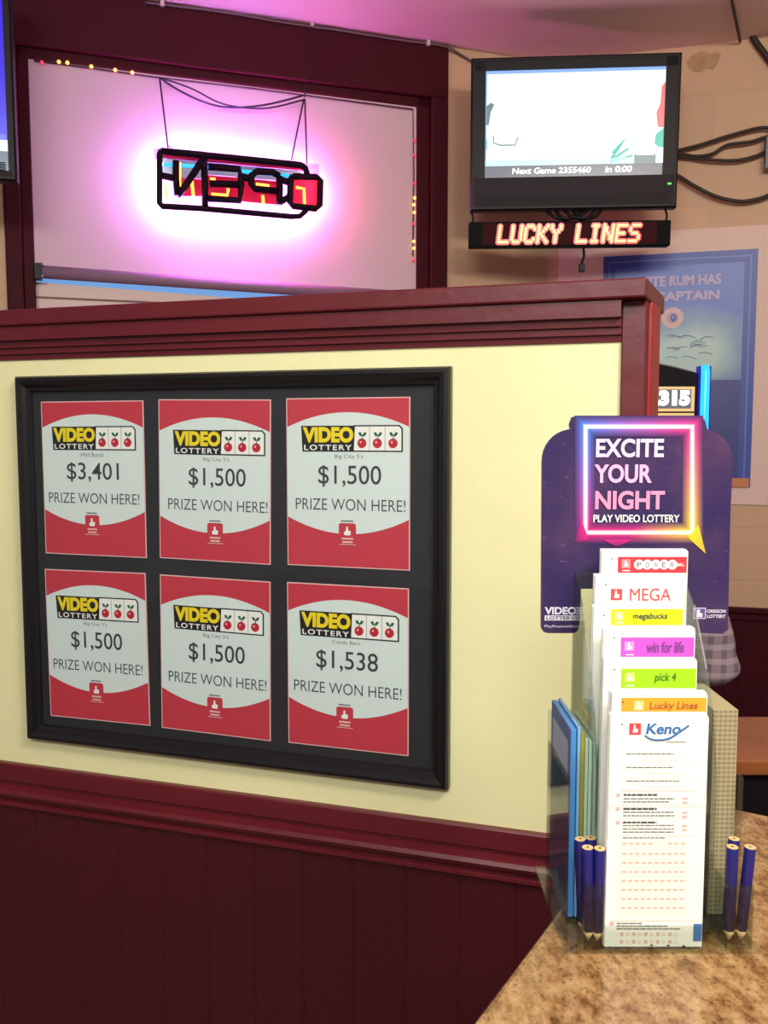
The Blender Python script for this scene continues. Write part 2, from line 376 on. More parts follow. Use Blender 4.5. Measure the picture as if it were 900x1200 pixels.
def sheet(cx, cz, amount, caption, label, dy=0.0, dx=0.0, rot=0.0):
    M = P.M @ Matrix.Translation((cx, MY - .0006, cz)) @ Matrix.Rotation(math.radians(rot), 4, 'Y')
    t = thing('prize_sheet', M, label, 'prize sheet', 'prize sheets in the black frame')
    X = lambda u: -PW / 2 + PW * (u + dx); Z = lambda v: PH / 2 - PH * (v + dy)
    e = .0017
    b = MB(); b.box(-PW / 2, PW / 2, -.0004, .0006, -PH / 2, PH / 2, red_edge); b.rect(-PW / 2 + e, PW / 2 - e, -PH / 2 + e, PH / 2 - e, -.0006, red_print); b.build('paper', t)
    L, R = -PW / 2 + e, PW / 2 - e; n = 24
    top = [(L + (R - L) * k / n, Z(.085 + .085 * abs(2 * k / n - 1) ** 2)) for k in range(n + 1)]
    bot = [(L + (R - L) * k / n, Z(.80 - .095 * abs(2 * k / n - 1) ** 2)) for k in range(n + 1)]
    b = MB(); b.face([(x, -.0009, z) for x, z in bot] + [(x, -.0009, z) for x, z in reversed(top)], pale_print); b.build('white_panel', t)
    y = -.0012
    b = MB()                                # logo: title block and three reels
    b.face([(X(.125), y, Z(.163)), (X(.565), y, Z(.163)), (X(.545), y, Z(.315)), (X(.135), y, Z(.315))][::-1], ink_black)
    b.text('VIDEO', X(.14), X(.553), Z(.262), Z(.170), y - .0003, yellow_print, bold=.055)
    b.text('LOTTERY', X(.15), X(.54), Z(.307), Z(.274), y - .0003, white_m, bold=.02, spacing=1.25)
    o1, o2 = [(.555, .160), (.92, .160), (.945, .18), (.945, .315), (.545, .315)], [(.566, .168), (.915, .168), (.933, .185), (.933, .307), (.557, .307)]
    b.face([(X(u), y, Z(v)) for u, v in o1], ink_black); b.face([(X(u), y - .0002, Z(v)) for u, v in o2], white_m)
    for u in (.683, .806): b.rect(X(u) - .0004, X(u) + .0004, Z(.307), Z(.168), y - .0004, ink_light)
    lg = b.build('logo', t)
    for u in (.622, .745, .868):
        c = MB(); c.disc(X(u), Z(.265), .0078, y - .0005, cherry); c.disc(X(u) - .002, Z(.259), .0018, y - .0007, red_edge, 10)
        c.face([(X(u) - .0006, y - .0006, Z(.245)), (X(u) + .0010, y - .0006, Z(.245)), (X(u) + .0026, y - .0006, Z(.212)), (X(u) + .0012, y - .0006, Z(.212))], leaf)
        for sx, tx in ((-1, .0), (1, .001)):
            c.face([(X(u) + .001, y - .0006, Z(.222)), (X(u) + .001 + sx * .004, y - .0006, Z(.225)), (X(u) + .001 + sx * .0075, y - .0006, Z(.205)), (X(u) + .001 + sx * .003, y - .0006, Z(.200))], leaf)
        c.build('cherry', lg)
    b = MB(); b.text(caption, X(.40), X(.63), Z(.358), Z(.330), y, ink_light); b.build('caption', t)
    b = MB(); b.text(amount, X(.265), X(.775), Z(.522), Z(.395), y, ink_grey, bold=.004); b.build('amount', t)
    b = MB(); b.text('PRIZE WON HERE!', X(.075), X(.965), Z(.660), Z(.592), y, ink_grey, bold=-.006); b.build('slogan', t)
    b = MB(); b.prism(rrect(X(.432), X(.572), Z(.862), Z(.735), .004), y, y + .0003, red_print)
    b.face([(X(a), y - .0003, Z(c)) for a, c in ((.434, .86), (.57, .86), (.57, .864), (.434, .864))], red_edge)
    hx, hz = X(.502), Z(.785)
    b.prism([(hx - .005, hz - .006), (hx + .005, hz - .006), (hx + .006, hz + .001), (hx + .001, hz + .002), (hx + .001, hz + .008), (hx - .002, hz + .008), (hx - .0025, hz + .001), (hx - .006, hz - .001)], y - .0004, y, white_m)
    b.rect(X(.455), X(.55), Z(.832), Z(.822), y - .0003, red_edge); b.rect(X(.46), X(.545), Z(.852), Z(.842), y - .0003, red_edge)
    b.rect(X(.45), X(.55), Z(.727), Z(.718), y, ink_light)
    b.build('badge', t)
sheet(*wins[0], '$3,401', 'Wild Bunch', 'red and white prize sheet reading $3,401, at the upper left in the black frame', 0, -.02)
sheet(*wins[1], '$1,500', "Big City 5's", 'red and white $1,500 prize sheet in the middle of the frame\'s upper row', .025, .01, .8)
sheet(*wins[2], '$1,500', "Big City 5's", 'red and white $1,500 prize sheet at the right end of the frame\'s upper row', 0, 0)
sheet(*wins[3], '$1,500', "Big City 5's", 'red and white $1,500 prize sheet at the left end of the frame\'s lower row', .01, -.02, -.6)
sheet(*wins[4], '$1,500', "Big City 5's", 'red and white $1,500 prize sheet in the middle of the frame\'s lower row', .025, 0, .6)
sheet(*wins[5], '$1,538', 'Candy Bars', 'red and white prize sheet reading $1,538, at the lower right in the black frame', .005, -.02)

# ------------------------------------------------------------------ roller shade, lights and neon sign in the window
shade_m, nt, bs, out = nodes_mat('shade_fabric')
bs.inputs['Base Color'].default_value = lin((214, 186, 192)); bs.inputs['Roughness'].default_value = .85
hem_m = mat('hem_fabric', (150, 112, 140), .7)
sh = thing('roller_shade', W.M @ Matrix.Translation((0, 0, 0)), 'pale pink roller shade pulled down over the window behind the neon sign', 'window shade')
SY = .004
zb0 = W.l(45, 314, SY)[1]; zb1 = zb0 - .02
b = MB(); b.hexa([(UL + .001, SY, zb0), (UR - .001, SY, zb1), (UR - .001, SY + .002, zb1), (UL + .001, SY + .002, zb0), (UL + .001, SY, ZT - .001), (UR - .001, SY, ZT - .001), (UR - .001, SY + .002, ZT - .001), (UL + .001, SY + .002, ZT - .001)], shade_m); b.build('fabric', sh)
MB().tube([(UL + .02, SY, zb0 - .012), (UR - .012, SY, zb1 - .012)], .021, hem_m, 14).build('hem_bar', sh)
MB().tube([(UL + .004, SY + .016, ZT - .012), (UR - .004, SY + .016, ZT - .012)], .010, shade_m, 14).build('roller', sh)
b = MB(); b.box(UL + .0, UL + .022, SY - .026, SY + .02, zb0 - .038, zb0 + .012, black_plastic); b.ball((UL + .022, SY - .026, zb0 + .008), .006, chrome); b.ball((UL + .022, SY - .026, zb0 - .03), .006, chrome); b.build('end_clip', sh)
warm = mat('warm_bulb', (255, 200, 110), .3, emit=(255, 176, 80), strength=2.2)
redb = mat('red_bulb', (200, 60, 70), .3, emit=(230, 60, 80), strength=.9)
sl = thing('light_string', W.M, 'string of tiny amber bulbs along the top and right edge of the window opening', 'string lights')
ln = [W.p(40, 71, -.006), W.p(110, 80, -.006), W.p(180, 90, -.006), W.p(300, 104, -.006), W.p(484, 128, -.006), W.p(485, 200, -.006), W.p(484, 300, -.006)]
MB().tube(ln, .0025, cable_m, 6).build('wire', sl)
for px, py, m in ((49, 73, redb), (69, 72.5, warm), (79, 73.5, warm), (107, 78, warm), (135, 82, warm), (155, 85, warm), (486, 165, redb), (486, 182, redb), (486, 215, redb), (486, 232, warm), (485, 240, warm), (485.5, 249, warm), (485, 262, redb), (485, 283, warm), (485, 291, warm), (485, 305, redb)):
    MB().ball(W.p(px, py, -.008), .0062, m, u=8, v=6).build('bulb', sl)

A = W.w(-1.482, -.095, 0); N = Frame(A.x, A.y, 18.6 + 3.5)
def nz(cx, cy, y=0.0): return N.p(180 + cx / 4.286, 160 + cy / 4.286, y)
casing = mat('neon_casing', (26, 8, 26), .6, spec=.12)
deep_red = mat('deep_red_neon_glow', (255, 60, 30), .3, emit=(255, 70, 50), strength=230)
blue_glow = mat('violet_neon_glow', (255, 255, 255), .3, emit=(222, 138, 255), strength=185)
cyan_glow = mat('cyan_neon_glow', (60, 200, 255), .3, emit=(30, 150, 255), strength=1.6)
red_glow = mat('red_neon_glow', (255, 90, 40), .3, emit=(255, 150, 60), strength=3.5)
ng = thing('neon_sign', N.M, 'OPEN neon sign seen from behind, hanging before the window shade in a violet glow', 'neon sign')
def chain(pts, y=0.0): return [nz(*q, y) for q in pts]
b = MB(); b.tube(chain([(38, 72), (30, 90), (30, 335), (42, 350), (250, 362), (690, 402), (735, 400), (762, 375), (775, 350)]), .0100, casing, 10)
b.tube(chain([(38, 72), (250, 92), (500, 117), (740, 143), (762, 158), (772, 190)]), .0110, casing, 10)
light_shield = [(30, 60), (250, 80), (500, 105), (760, 136)]  # added strips over the top tube, blocking its light from the ceiling
for q0_, q1_ in zip(light_shield, light_shield[1:]):
    a0, a1 = nz(*q0_), nz(*q1_); b.hexa([(a0.x, .0, a0.z - .001), (a1.x, .0, a1.z - .001), (a1.x, .040, a1.z - .001), (a0.x, .040, a0.z - .001), (a0.x, .0, a0.z + .001), (a1.x, .0, a1.z + .001), (a1.x, .040, a1.z + .001), (a0.x, .040, a0.z + .001)], casing)
b.build('border_and_shield', ng)
LET = {'n': [[(112, 122), (112, 210), (118, 298)], [(118, 298), (150, 262), (252, 108)], [(252, 100), (258, 230), (258, 352)], [(35, 195), (112, 212)]],
       'e': [[(275, 152), (430, 164), (440, 240), (432, 322), (270, 312)], [(285, 236), (436, 242)]],
       'p': [[(632, 200), (634, 270), (630, 345)], [(632, 200), (600, 180), (520, 174), (492, 195), (490, 238), (508, 262), (632, 276)], [(440, 200), (492, 215)]],
       'o': [[(700, 200), (820, 203), (838, 222), (834, 345), (815, 362), (700, 350), (684, 330), (688, 215), (700, 200)], [(634, 215), (690, 235)], [(634, 330), (690, 300)]]}
for k, strokes in LET.items():
    b = MB()
    for q in strokes: b.tube(chain(q, .0), .0115, casing, 10)
    b.build('letter', ng)
m, nt, bs, out = nodes_mat('red_backing')
tr = nt.nodes.new('ShaderNodeBsdfTransparent'); tl = nt.nodes.new('ShaderNodeBsdfTranslucent'); tl.inputs[0].default_value = (.20, .05, .05, 1); mx = nt.nodes.new('ShaderNodeMixShader'); mx.inputs[0].default_value = .97
tr.inputs[0].default_value = lin((235, 150, 170))
nt.links.new(tr.outputs[0], mx.inputs[1]); nt.links.new(tl.outputs[0], mx.inputs[2]); nt.links.new(mx.outputs[0], out.inputs[0])
m2, nt, bs, out = nodes_mat('mauve_backing'); tl = nt.nodes.new('ShaderNodeBsdfTranslucent'); tl.inputs[0].default_value = (.16, .27, .16, 1); nt.links.new(tl.outputs[0], out.inputs[0])
b = MB()
def slab(b, pts, y0, y1, mm):
    b.hexa([nz(*q, y0) for q in pts] + [nz(*q, y1) for q in pts], mm)
slab(b, [(45, 78), (750, 146), (750, 172), (45, 108)], .010, .013, m); slab(b, [(120, 205), (250, 216), (250, 300), (120, 300)], .010, .013, m)
slab(b, [(265, 192), (640, 226), (640, 345), (265, 310)], .010, .013, m); slab(b, [(700, 195), (832, 200), (832, 355), (700, 345)], .010, .013, m)
b.build('backing_strip', ng)
b = MB(); slab(b, [(45, 109), (250, 127), (250, 214), (45, 200)], .010, .013, m2); slab(b, [(252, 128), (748, 173), (690, 228), (252, 190)], .010, .013, m2); b.build('backing_panel', ng)
clearp = clear_mat('sign_acrylic', (205, 215, 225), .05)
b = MB(); slab(b, [(0, 58), (830, 140), (830, 188), (0, 112)], .016, .019, clearp); b.build('clear_panel', ng)
b = MB(); b.tube(chain([(760, 204), (820, 206), (836, 222), (833, 345), (815, 360), (750, 356)], .034), .0048, deep_red, 8); b.build('glass_tube', ng)
b = MB(); b.tube(chain([(32, 90), (32, 335), (44, 349), (250, 361), (690, 401), (735, 399), (770, 360), (768, 190), (750, 152), (500, 119), (250, 94), (44, 74)], .036), .0052, blue_glow, 8, closed=True); b.build('glass_tube', ng)
b = MB(); b.tube(chain([(45, 140), (250, 152), (480, 178), (690, 198)], .009), .0062, cyan_glow, 8); b.build('glass_tube', ng)
for q in ([(130, 130), (130, 290)], [(250, 190), (250, 330)], [(285, 214), (310, 216)], [(290, 290), (370, 296), (375, 262)], [(515, 240), (580, 248)], [(548, 296), (552, 345)], [(715, 255), (755, 262), (758, 340)], [(60, 235), (64, 320)], [(190, 210), (200, 300)]):
    b = MB(); b.tube(chain(q, .0085), .0056, red_glow, 8); b.build('glass_tube', ng)
thin_dark = mat('chain_metal', (60, 40, 70), .4, metal=.6)
tops = [W.p(187, 91, -.03), W.p(356, 116, -.03)]
def to_n(v): return N.I @ (W.M @ Vector(v))
for pts in ([to_n(tops[0]), nz(72, 55)], [to_n(tops[1]), nz(692, 118)], [to_n(tops[1]) + Vector((.004, 0, 0)), nz(770, 138)]):
    MB().tube(pts, .0028, thin_dark, 6).build('hanging_chain', ng)
for cx, cy in ((82, 58), (694, 122), (90, 358), (692, 414)):
    MB().tube([nz(cx + 10 * math.cos(t * .63), cy + 10 * math.sin(t * .63)) for t in range(10)], .0016, thin_dark, 5, closed=True).build('loop', ng)
def cable(pts, r, label, group=None, m=cable_m, name='cable'):
    o = MB().tube(spline(pts), r, m, 8).build(name, smooth=True); return tag(o, label, 'cable', group)
wp = lambda px, py, y=-.03: W.w(*W.p(px, py, y))
tp = lambda px, py, y=-.03: T.w(*T.p(px, py, y))
cable([wp(187, 91), wp(210, 106), wp(240, 120), wp(270, 126), wp(310, 123), wp(355, 112)], .0035, 'upper dark cord looping between the neon sign\'s two hanging points', 'cords above the neon sign', thin_dark)
cable([wp(187, 91, -.036), wp(225, 104, -.036), wp(262, 122, -.036), wp(310, 127, -.036), wp(356, 117, -.036)], .003, 'lower dark cord drooping between the neon sign\'s two hanging points', 'cords above the neon sign', thin_dark)
cable([wp(170, 3, -.026), wp(260, 14, -.026), wp(330, 26, -.026), wp(400, 36, -.026), wp(470, 47, -.026), wp(520, 54, -.026), wp(540, 64, -.012), wp(566, 80, -.012)], .004, 'thin grey cable clipped along the top of the maroon window header', m=mat('grey_cable', (110, 84, 92), .6))
clip_m = mat('white_clip', (210, 190, 190), .5)
for px, py, lb in ((190, 5, 'white cable clip at the left of the maroon header'), (365, 28, 'white cable clip above the middle of the maroon header'), (501, 51, 'white cable clip at the right end of the maroon header')):
    q = W.p(px, py, -.02); b = MB(); b.box(-.007, .007, -.012, 0, -.010, .008, clip_m); b.tube([(-.006, -.010, .004), (.006, -.010, .004)], .006, clip_m, 8)
    tag(b.build('cable_clip', M=W.M @ Matrix.Translation(q), bevel=.001), lb, 'cable clip', 'cable clips on the header')
cable([wp(362, 30, -.024), wp(360, 70, -.024), wp(357, 114, -.024)], .0022, 'thin dark cord hanging down the maroon header to the neon sign', m=thin_dark)

# ------------------------------------------------------------------ television on the wall and the scrolling sign under it
def television(M, wd, ht, label, scr, name='television', lower=.075, side=.032, top=.032):
    t = thing(name, M, label, 'television')
    b = MB(); mitre(b, -wd / 2, wd / 2, 0, ht, [(0, .03), (0, -.006), (.006, -.012), (.012, -.012), (.012, .03)], black_plastic)
    b.box(-wd / 2 + .01, -wd / 2 + side, -.010, .03, .01, ht - .01, black_plastic); b.box(wd / 2 - side, wd / 2 - .01, -.010, .03, .01, ht - .01, black_plastic)
    b.box(-wd / 2 + .01, wd / 2 - .01, -.010, .03, ht - top, ht - .01, black_plastic); b.build('bezel', t)
    b = MB(); b.box(-wd / 2 + .01, wd / 2 - .01, -.0115, .03, .01, lower, dark_plastic)
    for k in range(7): b.box(-wd / 2 + .03, wd / 2 - .03, -.0128, -.0115, .018 + k * .005, .0205 + k * .005, dark_plastic)
    b.build('speaker_panel', t)
    b = MB(); b.hexa([(-wd / 2 + .01, .03, .01), (wd / 2 - .01, .03, .01), (wd / 2 - .1, .10, .05), (-wd / 2 + .1, .10, .05), (-wd / 2 + .01, .03, ht - .01), (wd / 2 - .01, .03, ht - .01), (wd / 2 - .1, .10, ht - .08), (-wd / 2 + .1, .10, ht - .08)], dark_plastic); b.build('back_shell', t)
    x0, x1, z0, z1 = -wd / 2 + side, wd / 2 - side, lower, ht - top
    scr(t, x0, x1, z0, z1); return t
def em(name, rgb, s): return mat(name, (10, 10, 10), .25, emit=rgb, strength=s)
scr_white = em('screen_white', (250, 255, 255), 1.25); scr_blue = em('screen_edge_blue', (150, 190, 255), 1.0)
scr_grey = em('screen_grey_bar', (108, 112, 124), .9); scr_txt = em('screen_text', (255, 255, 255), 1.3)
scr_red = em('screen_red', (238, 130, 130), 1.0); scr_teal = em('screen_teal', (70, 200, 180), 1.0); scr_dk = em('screen_dark_lines', (120, 150, 150), .9); scr_cyan = em('screen_cyan', (200, 245, 250), 1.15)
def keno(t, x0, x1, z0, z1):
    b = MB(); b.box(x0, x1, -.002, .028, z0, z1, scr_white); sc = b.build('screen', t)
    X = lambda u: x0 + (x1 - x0) * u; Z = lambda v: z1 - (z1 - z0) * v
    b = MB(); y = -.003
    b.rect(x0, x1, Z(.03), z1, y, scr_blue); b.rect(x0, X(.008), Z(.88), z1, y, scr_blue)
    b.rect(x0, x1, z0, Z(.885), y, scr_grey)
    b.text('Next Game 2355460', X(.155), X(.60), Z(.965), Z(.905), y - .0006, scr_txt, bold=.03, shear=.1); b.text('in 0:00', X(.68), X(.83), Z(.965), Z(.905), y - .0006, scr_txt, bold=.03, shear=.1)
    b.rect(x0, X(.98), Z(.885), Z(.83), y, scr_cyan)
    b.face([(X(u), y, Z(v)) for u, v in ((.98, .18), (1, .14), (1, .56), (.965, .55), (.955, .42), (.975, .34))], scr_red)
    b.face([(X(u), y, Z(v)) for u, v in ((.955, .62), (1, .56), (1, .74), (.97, .74), (.95, .70))], scr_teal)
    for q in (((.70, .84), (.76, .70), (.775, .70), (.72, .84)), ((.70, .84), (.80, .74), (.815, .75), (.73, .85)), ((.71, .78), (.78, .66), (.79, .66), (.73, .80)), ((.70, .86), (.83, .80), (.835, .82), (.71, .88))):
        b.face([(X(u), y, Z(v)) for u, v in q], scr_teal)
    b.rect(X(.84), X(.96), Z(.885), Z(.80), y - .0003, scr_dk); b.rect(X(.85), X(.95), Z(.81), Z(.785), y - .0005, scr_white)
    b.face([(X(u), y, Z(v)) for u, v in ((.0, .33), (.03, .29), (.05, .31), (.03, .38), (.02, .5), (0, .5))], scr_dk)
    b.tube([(X(u), y, Z(v)) for u, v in ((.045, .6), (.05, .67), (.09, .69), (.17, .69), (.185, .62))], .0022, scr_dk, 6)
    b.face([(X(u), y, Z(v)) for u, v in ((0, .60), (.012, .64), (.012, .72), (0, .74))], scr_teal)
    b.build('screen_picture', sc)
TVM = loc(.652, 3.185, 2.128, -4, 2.5)
tv = television(TVM, .705, .505, 'black television with a bright white game screen, mounted above the red scrolling sign', keno, side=.05, top=.042, lower=.11)
b = MB(); b.box(-.006, .006, -.016, -.011, .036, .042, em('green_standby', (70, 230, 60), 1.0)); o = b.build('standby_light', tv); o.location = (.325, 0, .04)
b = MB(); b.tube([(.0, .07, .25), (.0, .17, .25)], .022, black_plastic, 10); b.box(-.1, .1, .09, .105, .14, .36, black_plastic); b.box(-.06, .06, .165, .18, .17, .33, black_plastic); b.build('wall_bracket', tv)
# cord bunch below the television
b = MB()
for k in range(4): b.tube(spline([(-.09 + k * .03, .02, .01), (-.06 + k * .03, .0, -.022 - .005 * (k % 2)), (-.01 + k * .03, .01, -.028 + .006 * (k % 2)), (.05 + k * .02, .02, .012)]), .006, black_plastic, 8)
b.build('cord_bunch', tv)
FONT = {'L': ['1', '1', '1', '1', '1', '1', '11111'], 'U': ['10001'] * 6 + ['01110'], 'C': ['01110', '10001', '1', '1', '1', '10001', '01110'], 'K': ['10001', '1001', '101', '11', '101', '1001', '10001'],
        'Y': ['10001', '10001', '0101', '001', '001', '001', '001'], 'I': ['0111', '001', '001', '001', '001', '001', '0111'], 'N': ['10001', '11001', '11001', '10101', '10011', '10011', '10001'],
        'E': ['11111', '1', '1', '1111', '1', '1', '11111'], 'S': ['01111', '1', '1', '0111', '00001', '00001', '1111'], ' ': ['']}
LM = loc(.643, 3.19, 2.003, -2.5, 2)
ld = thing('scrolling_sign', LM, 'long black dot-matrix sign with glowing red words LUCKY LINES, below the television', 'LED sign')
sign_black = mat('sign_black', (12, 8, 10), .6, spec=.1)
b = MB(); b.prism(rrect(-.347, .347, 0, .086, .005), -.012, .03, sign_black); b.build('housing', ld, bevel=.002)
led_face = mat('sign_face', (60, 8, 16), .6, spec=.1); b = MB(); b.box(-.335, .335, -.0135, -.012, .007, .079, led_face); b.build('face_panel', ld)
for x in (-.345, .30): MB().box(x, x + .045, -.016, -.0135, .004, .082, sign_black).build('end_cap', ld)
core = em('led_core', (255, 226, 150), 1.6); halo = em('led_red_halo', (240, 6, 34), .95)  # halo: glowing discs that paint the red bloom around each LED dot
b = MB(); g = MB(); pw = .0077; s = 'LUCKY LINES'; x0 = -.245
# 61 columns spread over the lit length
tot = len(s) * 6 - 1; stp = .487 / tot; rs = .0088
for ci, ch in enumerate(s):
    for r, row in enumerate(FONT[ch]):
        for k, bit in enumerate(row):
            if bit == '1':
                x = x0 + (ci * 6 + k) * stp + (6 - r) * .0022 * .5; z = .0165 + (6 - r) * rs
                b.ball((x, -.0150, z),   .0050, core, sx=1, sy=.3, sz=1.05, u=8, v=5); g.disc(x, z, .0108, -.0138 - .00002 * ((ci * 6 + k) % 11) - .00025 * (r % 2), halo, 10)
g.build('red_glow', ld); b.build('lettering', ld)
for x in (-.335, .335):
    MB().tube([(x, .01, .086), (x + .003, .01, .105), (x - .004, .012, .128)], .0035, black_plastic, 6).build('hook', ld)
cable([LM @ Vector((.055, .02, .0)), LM @ Vector((.056, .01, -.03)), LM @ Vector((.05, .012, -.05)), LM @ Vector((.05, .014, -.078))], .0045, 'short dark cord dangling below the red scrolling sign', m=black_plastic)
b = MB(); q = LM @ Vector((.05, .013, -.066)); b.box(q.x - .01, q.x + .01, q.y - .008, q.y + .008, q.z - .018, q.z + .010, black_plastic)
tag(b.build('cord_plug', bevel=.003), 'small black plug at the end of the cord below the scrolling sign', 'plug')
# cables right of the television
G = 'cables right of the television'
endx = lambda px, py: tp(px, py, -.02)
cable([tp(770, 182, -.10), tp(792, 177), tp(820, 170), tp(855, 159), tp(890, 150), tp(906, 152), tp(912, 162)], .0062, 'uppermost brown cable rising to the right from the television', G)
cable([tp(770, 176, -.10), tp(792, 179), tp(815, 183), tp(835, 180), tp(852, 170), tp(880, 166), tp(900, 160), tp(930, 156)], .0058, 'wavy middle brown cable right of the television', G)
cable([tp(770, 180, -.11), tp(795, 183), tp(830, 187), tp(862, 188), tp(885, 183), tp(900, 177), tp(930, 172)], .0060, 'brown cable sagging slightly below the wavy one, right of the television', G)
cable([tp(765, 196, -.10), tp(792, 205), tp(812, 217), tp(838, 230), tp(865, 236), tp(885, 234), tp(902, 228), tp(914, 216), tp(916, 196)], .0072, 'lowest thick brown cable in a deep sag right of the television', G)
bx = T.p(912, 180, -.03)
b = MB(); b.box(-.045, .06, -.03, .03, -.055, .055, mat('grey_box', (120, 120, 140), .5)); b.box(-.02, .05, -.034, -.03, -.04, .04, mat('dark_blue_panel', (50, 50, 96), .4))
tag(b.build('junction_box', M=T.M @ Matrix.Translation(bx), bevel=.004), 'small grey junction box at the right edge where the brown cables end', 'junction box')
b = MB(); b.tube(spline([T.p(866, 27, -.02), T.p(876, 34, -.02), T.p(888, 52, -.02), T.p(905, 75, -.02), T.p(922, 105, -.02), T.p(926, 135, -.02), T.p(922, 165, -.02)]), .011, cable_m, 8); b.box(*[T.p(868, 26)[0] - .012, T.p(868, 26)[0] + .04], -.03, 0, T.p(868, 27)[2] - .012, T.p(868, 27)[2] + .01, cable_m)
tag(b.build('conduit', M=T.M), 'thick dark conduit running down the tan wall from the ceiling edge at top right', 'conduit')
q0 = pixel_ray(858, 2); t0 = (CEIL - .006 - CAM.z) / q0.z; q1 = pixel_ray(866, 22); t1 = (CEIL - .006 - CAM.z) / q1.z
e1 = T.w(*T.p(868, 26, -.02)); e1.z = CEIL - .012
cable([CAM + pixel_ray(850, -40) * ((CEIL - .006 - CAM.z) / pixel_ray(850, -40).z), CAM + q0 * t0, e1], .005, 'thin dark cable across the ceiling leading to the thick conduit')

# ------------------------------------------------------------------ left television, cut by the picture's edge
def bluescr(t, x0, x1, z0, z1):
    b = MB(); b.box(x0, x1, -.002, .028, z0, z1, em('screen_deep_blue', (62, 34, 235), 1.0)); sc = b.build('screen', t)
    b = MB(); b.rect(x0, x1, z0, z0 + .055, -.003, em('screen_slate', (70, 96, 124), .8)); b.rect(x0, x1, z0 + .055, z0 + .085, -.003, em('screen_white_band', (225, 240, 255), 1.2)); b.rect(x0, x1 - .004, z0 + .085, z0 + .1, -.003, em('screen_mid_blue', (90, 110, 240), 1)); b.build('screen_picture', sc)
q = I4.p(21, 214, 2.62)
LT = loc(q.x - .40 * math.cos(math.radians(14)), q.y - .40 * math.sin(math.radians(14)), q.z, 14, 2)
lt = television(LT, .80, .60, 'television with a deep blue screen at the left edge, beside the maroon window frame', bluescr, side=.022, lower=.028, top=.022)
b = MB(); b.tube([(.0, .07, .3), (.0, .28, .3)], .022, black_plastic, 10); b.box(-.1, .1, .09, .105, .18, .42, black_plastic); b.build('wall_bracket', lt)

# ------------------------------------------------------------------ blue poster
def poster_print():
    m, nt, b, out = nodes_mat('poster_print')
    tc = nt.nodes.new('ShaderNodeTexCoord'); mp = nt.nodes.new('ShaderNodeMapping')
    c = T.l(805, 415); mp.inputs['Location'].default_value = (-c[0] * 2.6, 0, -c[1] * 4.3); mp.inputs['Scale'].default_value = (2.6, 0, 4.3)
    gr = nt.nodes.new('ShaderNodeTexGradient'); gr.gradient_type = 'SPHERICAL'
    n = nt.nodes.new('ShaderNodeTexNoise'); n.inputs['Scale'].default_value = 9; n.inputs['Detail'].default_value = 5
    mu = nt.nodes.new('ShaderNodeMath'); mu.operation = 'MULTIPLY_ADD'; mu.inputs[1].default_value = .35
    ad = nt.nodes.new('ShaderNodeMath'); ad.operation = 'SUBTRACT'; ad.inputs[1].default_value = .17
    r = ramp(nt, [(.18, (74, 96, 184)), (.5, (120, 150, 176)), (.75, (176, 204, 196))])
    nt.links.new(tc.outputs['Object'], mp.inputs['Vector']); nt.links.new(mp.outputs[0], gr.inputs['Vector']); nt.links.new(tc.outputs['Object'], n.inputs['Vector'])
    nt.links.new(n.outputs['Fac'], mu.inputs[0]); nt.links.new(gr.outputs['Fac'], mu.inputs[2]); nt.links.new(mu.outputs[0], ad.inputs[0]); nt.links.new(ad.outputs[0], r.inputs['Fac'])
    nt.links.new(r.outputs['Color'], b.inputs['Base Color']); b.inputs['Roughness'].default_value = .35
    return m
pm = poster_print()
po = thing('poster', T.M, 'tall blue rum poster on a pale board, half hidden behind the partition end', 'poster')
blue_d = mat('poster_border_blue', (58, 76, 164), .4); blue_l = mat('poster_line_blue', (100, 118, 184), .4); lav = mat('poster_lavender', (206, 184, 212), .5)
px0, px1, pz0, pz1 = .222, .772, 1.155, 2.03
b = MB(); b.box(.05, .835, -.006, 0, 1.09, 2.115, mat('pale_board', (232, 200, 186), .6)); b.build('backing_board', po)
b = MB(); b.box(px0, px1, -.010, -.006, pz0, pz1, blue_d); b.rect(px0 + .02, px1 - .02, pz0 + .02, pz1 - .02, -.0105, blue_l); b.rect(px0 + .026, px1 - .026, pz0 + .026, pz1 - .026, -.011, blue_d); b.build('border', po)
b = MB(); b.rect(px0 + .045, px1 - .045, pz0 + .03, pz1 - .045, -.0115, pm); 
zs = T.l(800, 446)[1]; b.rect(px0 + .045, px1 - .045, pz0 + .03, zs, -.0118, mat('poster_navy', (58, 62, 130), .4)); b.build('print', po)
b = MB(); b.rect(px1 - .10, px1 - .005, pz0, pz0 + .035, -.012, mat('poster_orange', (206, 130, 84), .4)); b.build('orange_corner', po)
def ptx(b, s, x0, x1, y0, y1, mm, bold=.03):
    l0, l1 = T.l(x0, y1), T.l(x1, y0); b.text(s, l0[0], l1[0], l0[1], l1[1], -.0125, mm, bold=bold)
b = MB(); ptx(b, 'WHITE RUM HAS', 735, 845, 321, 338, lav); b.build('headline', po)
b = MB(); ptx(b, 'ITS CAPTAIN', 739, 843, 340, 355, lav); b.build('headline', po)
b = MB(); ptx(b, 'introducing', 772, 808, 310, 316, mat('poster_small_text', (130, 136, 190), .5), 0); b.build('small_text', po)
b = MB(); c = T.l(788, 373); b.disc(c[0], c[1], .039, -.0125, mat('seal_cream', (222, 190, 186), .5), 28); b.disc(c[0], c[1], .021, -.013, mat('seal_ring', (196, 164, 170), .5), 24); b.disc(c[0] + .003, c[1], .012, -.0135, blue_d, 16, .015); b.disc(c[0] + .002, c[1] + .002, .004, -.014, lav, 10); b.build('seal', po)
wr = mat('poster_scrawl', (104, 130, 160), .5)
b = MB()
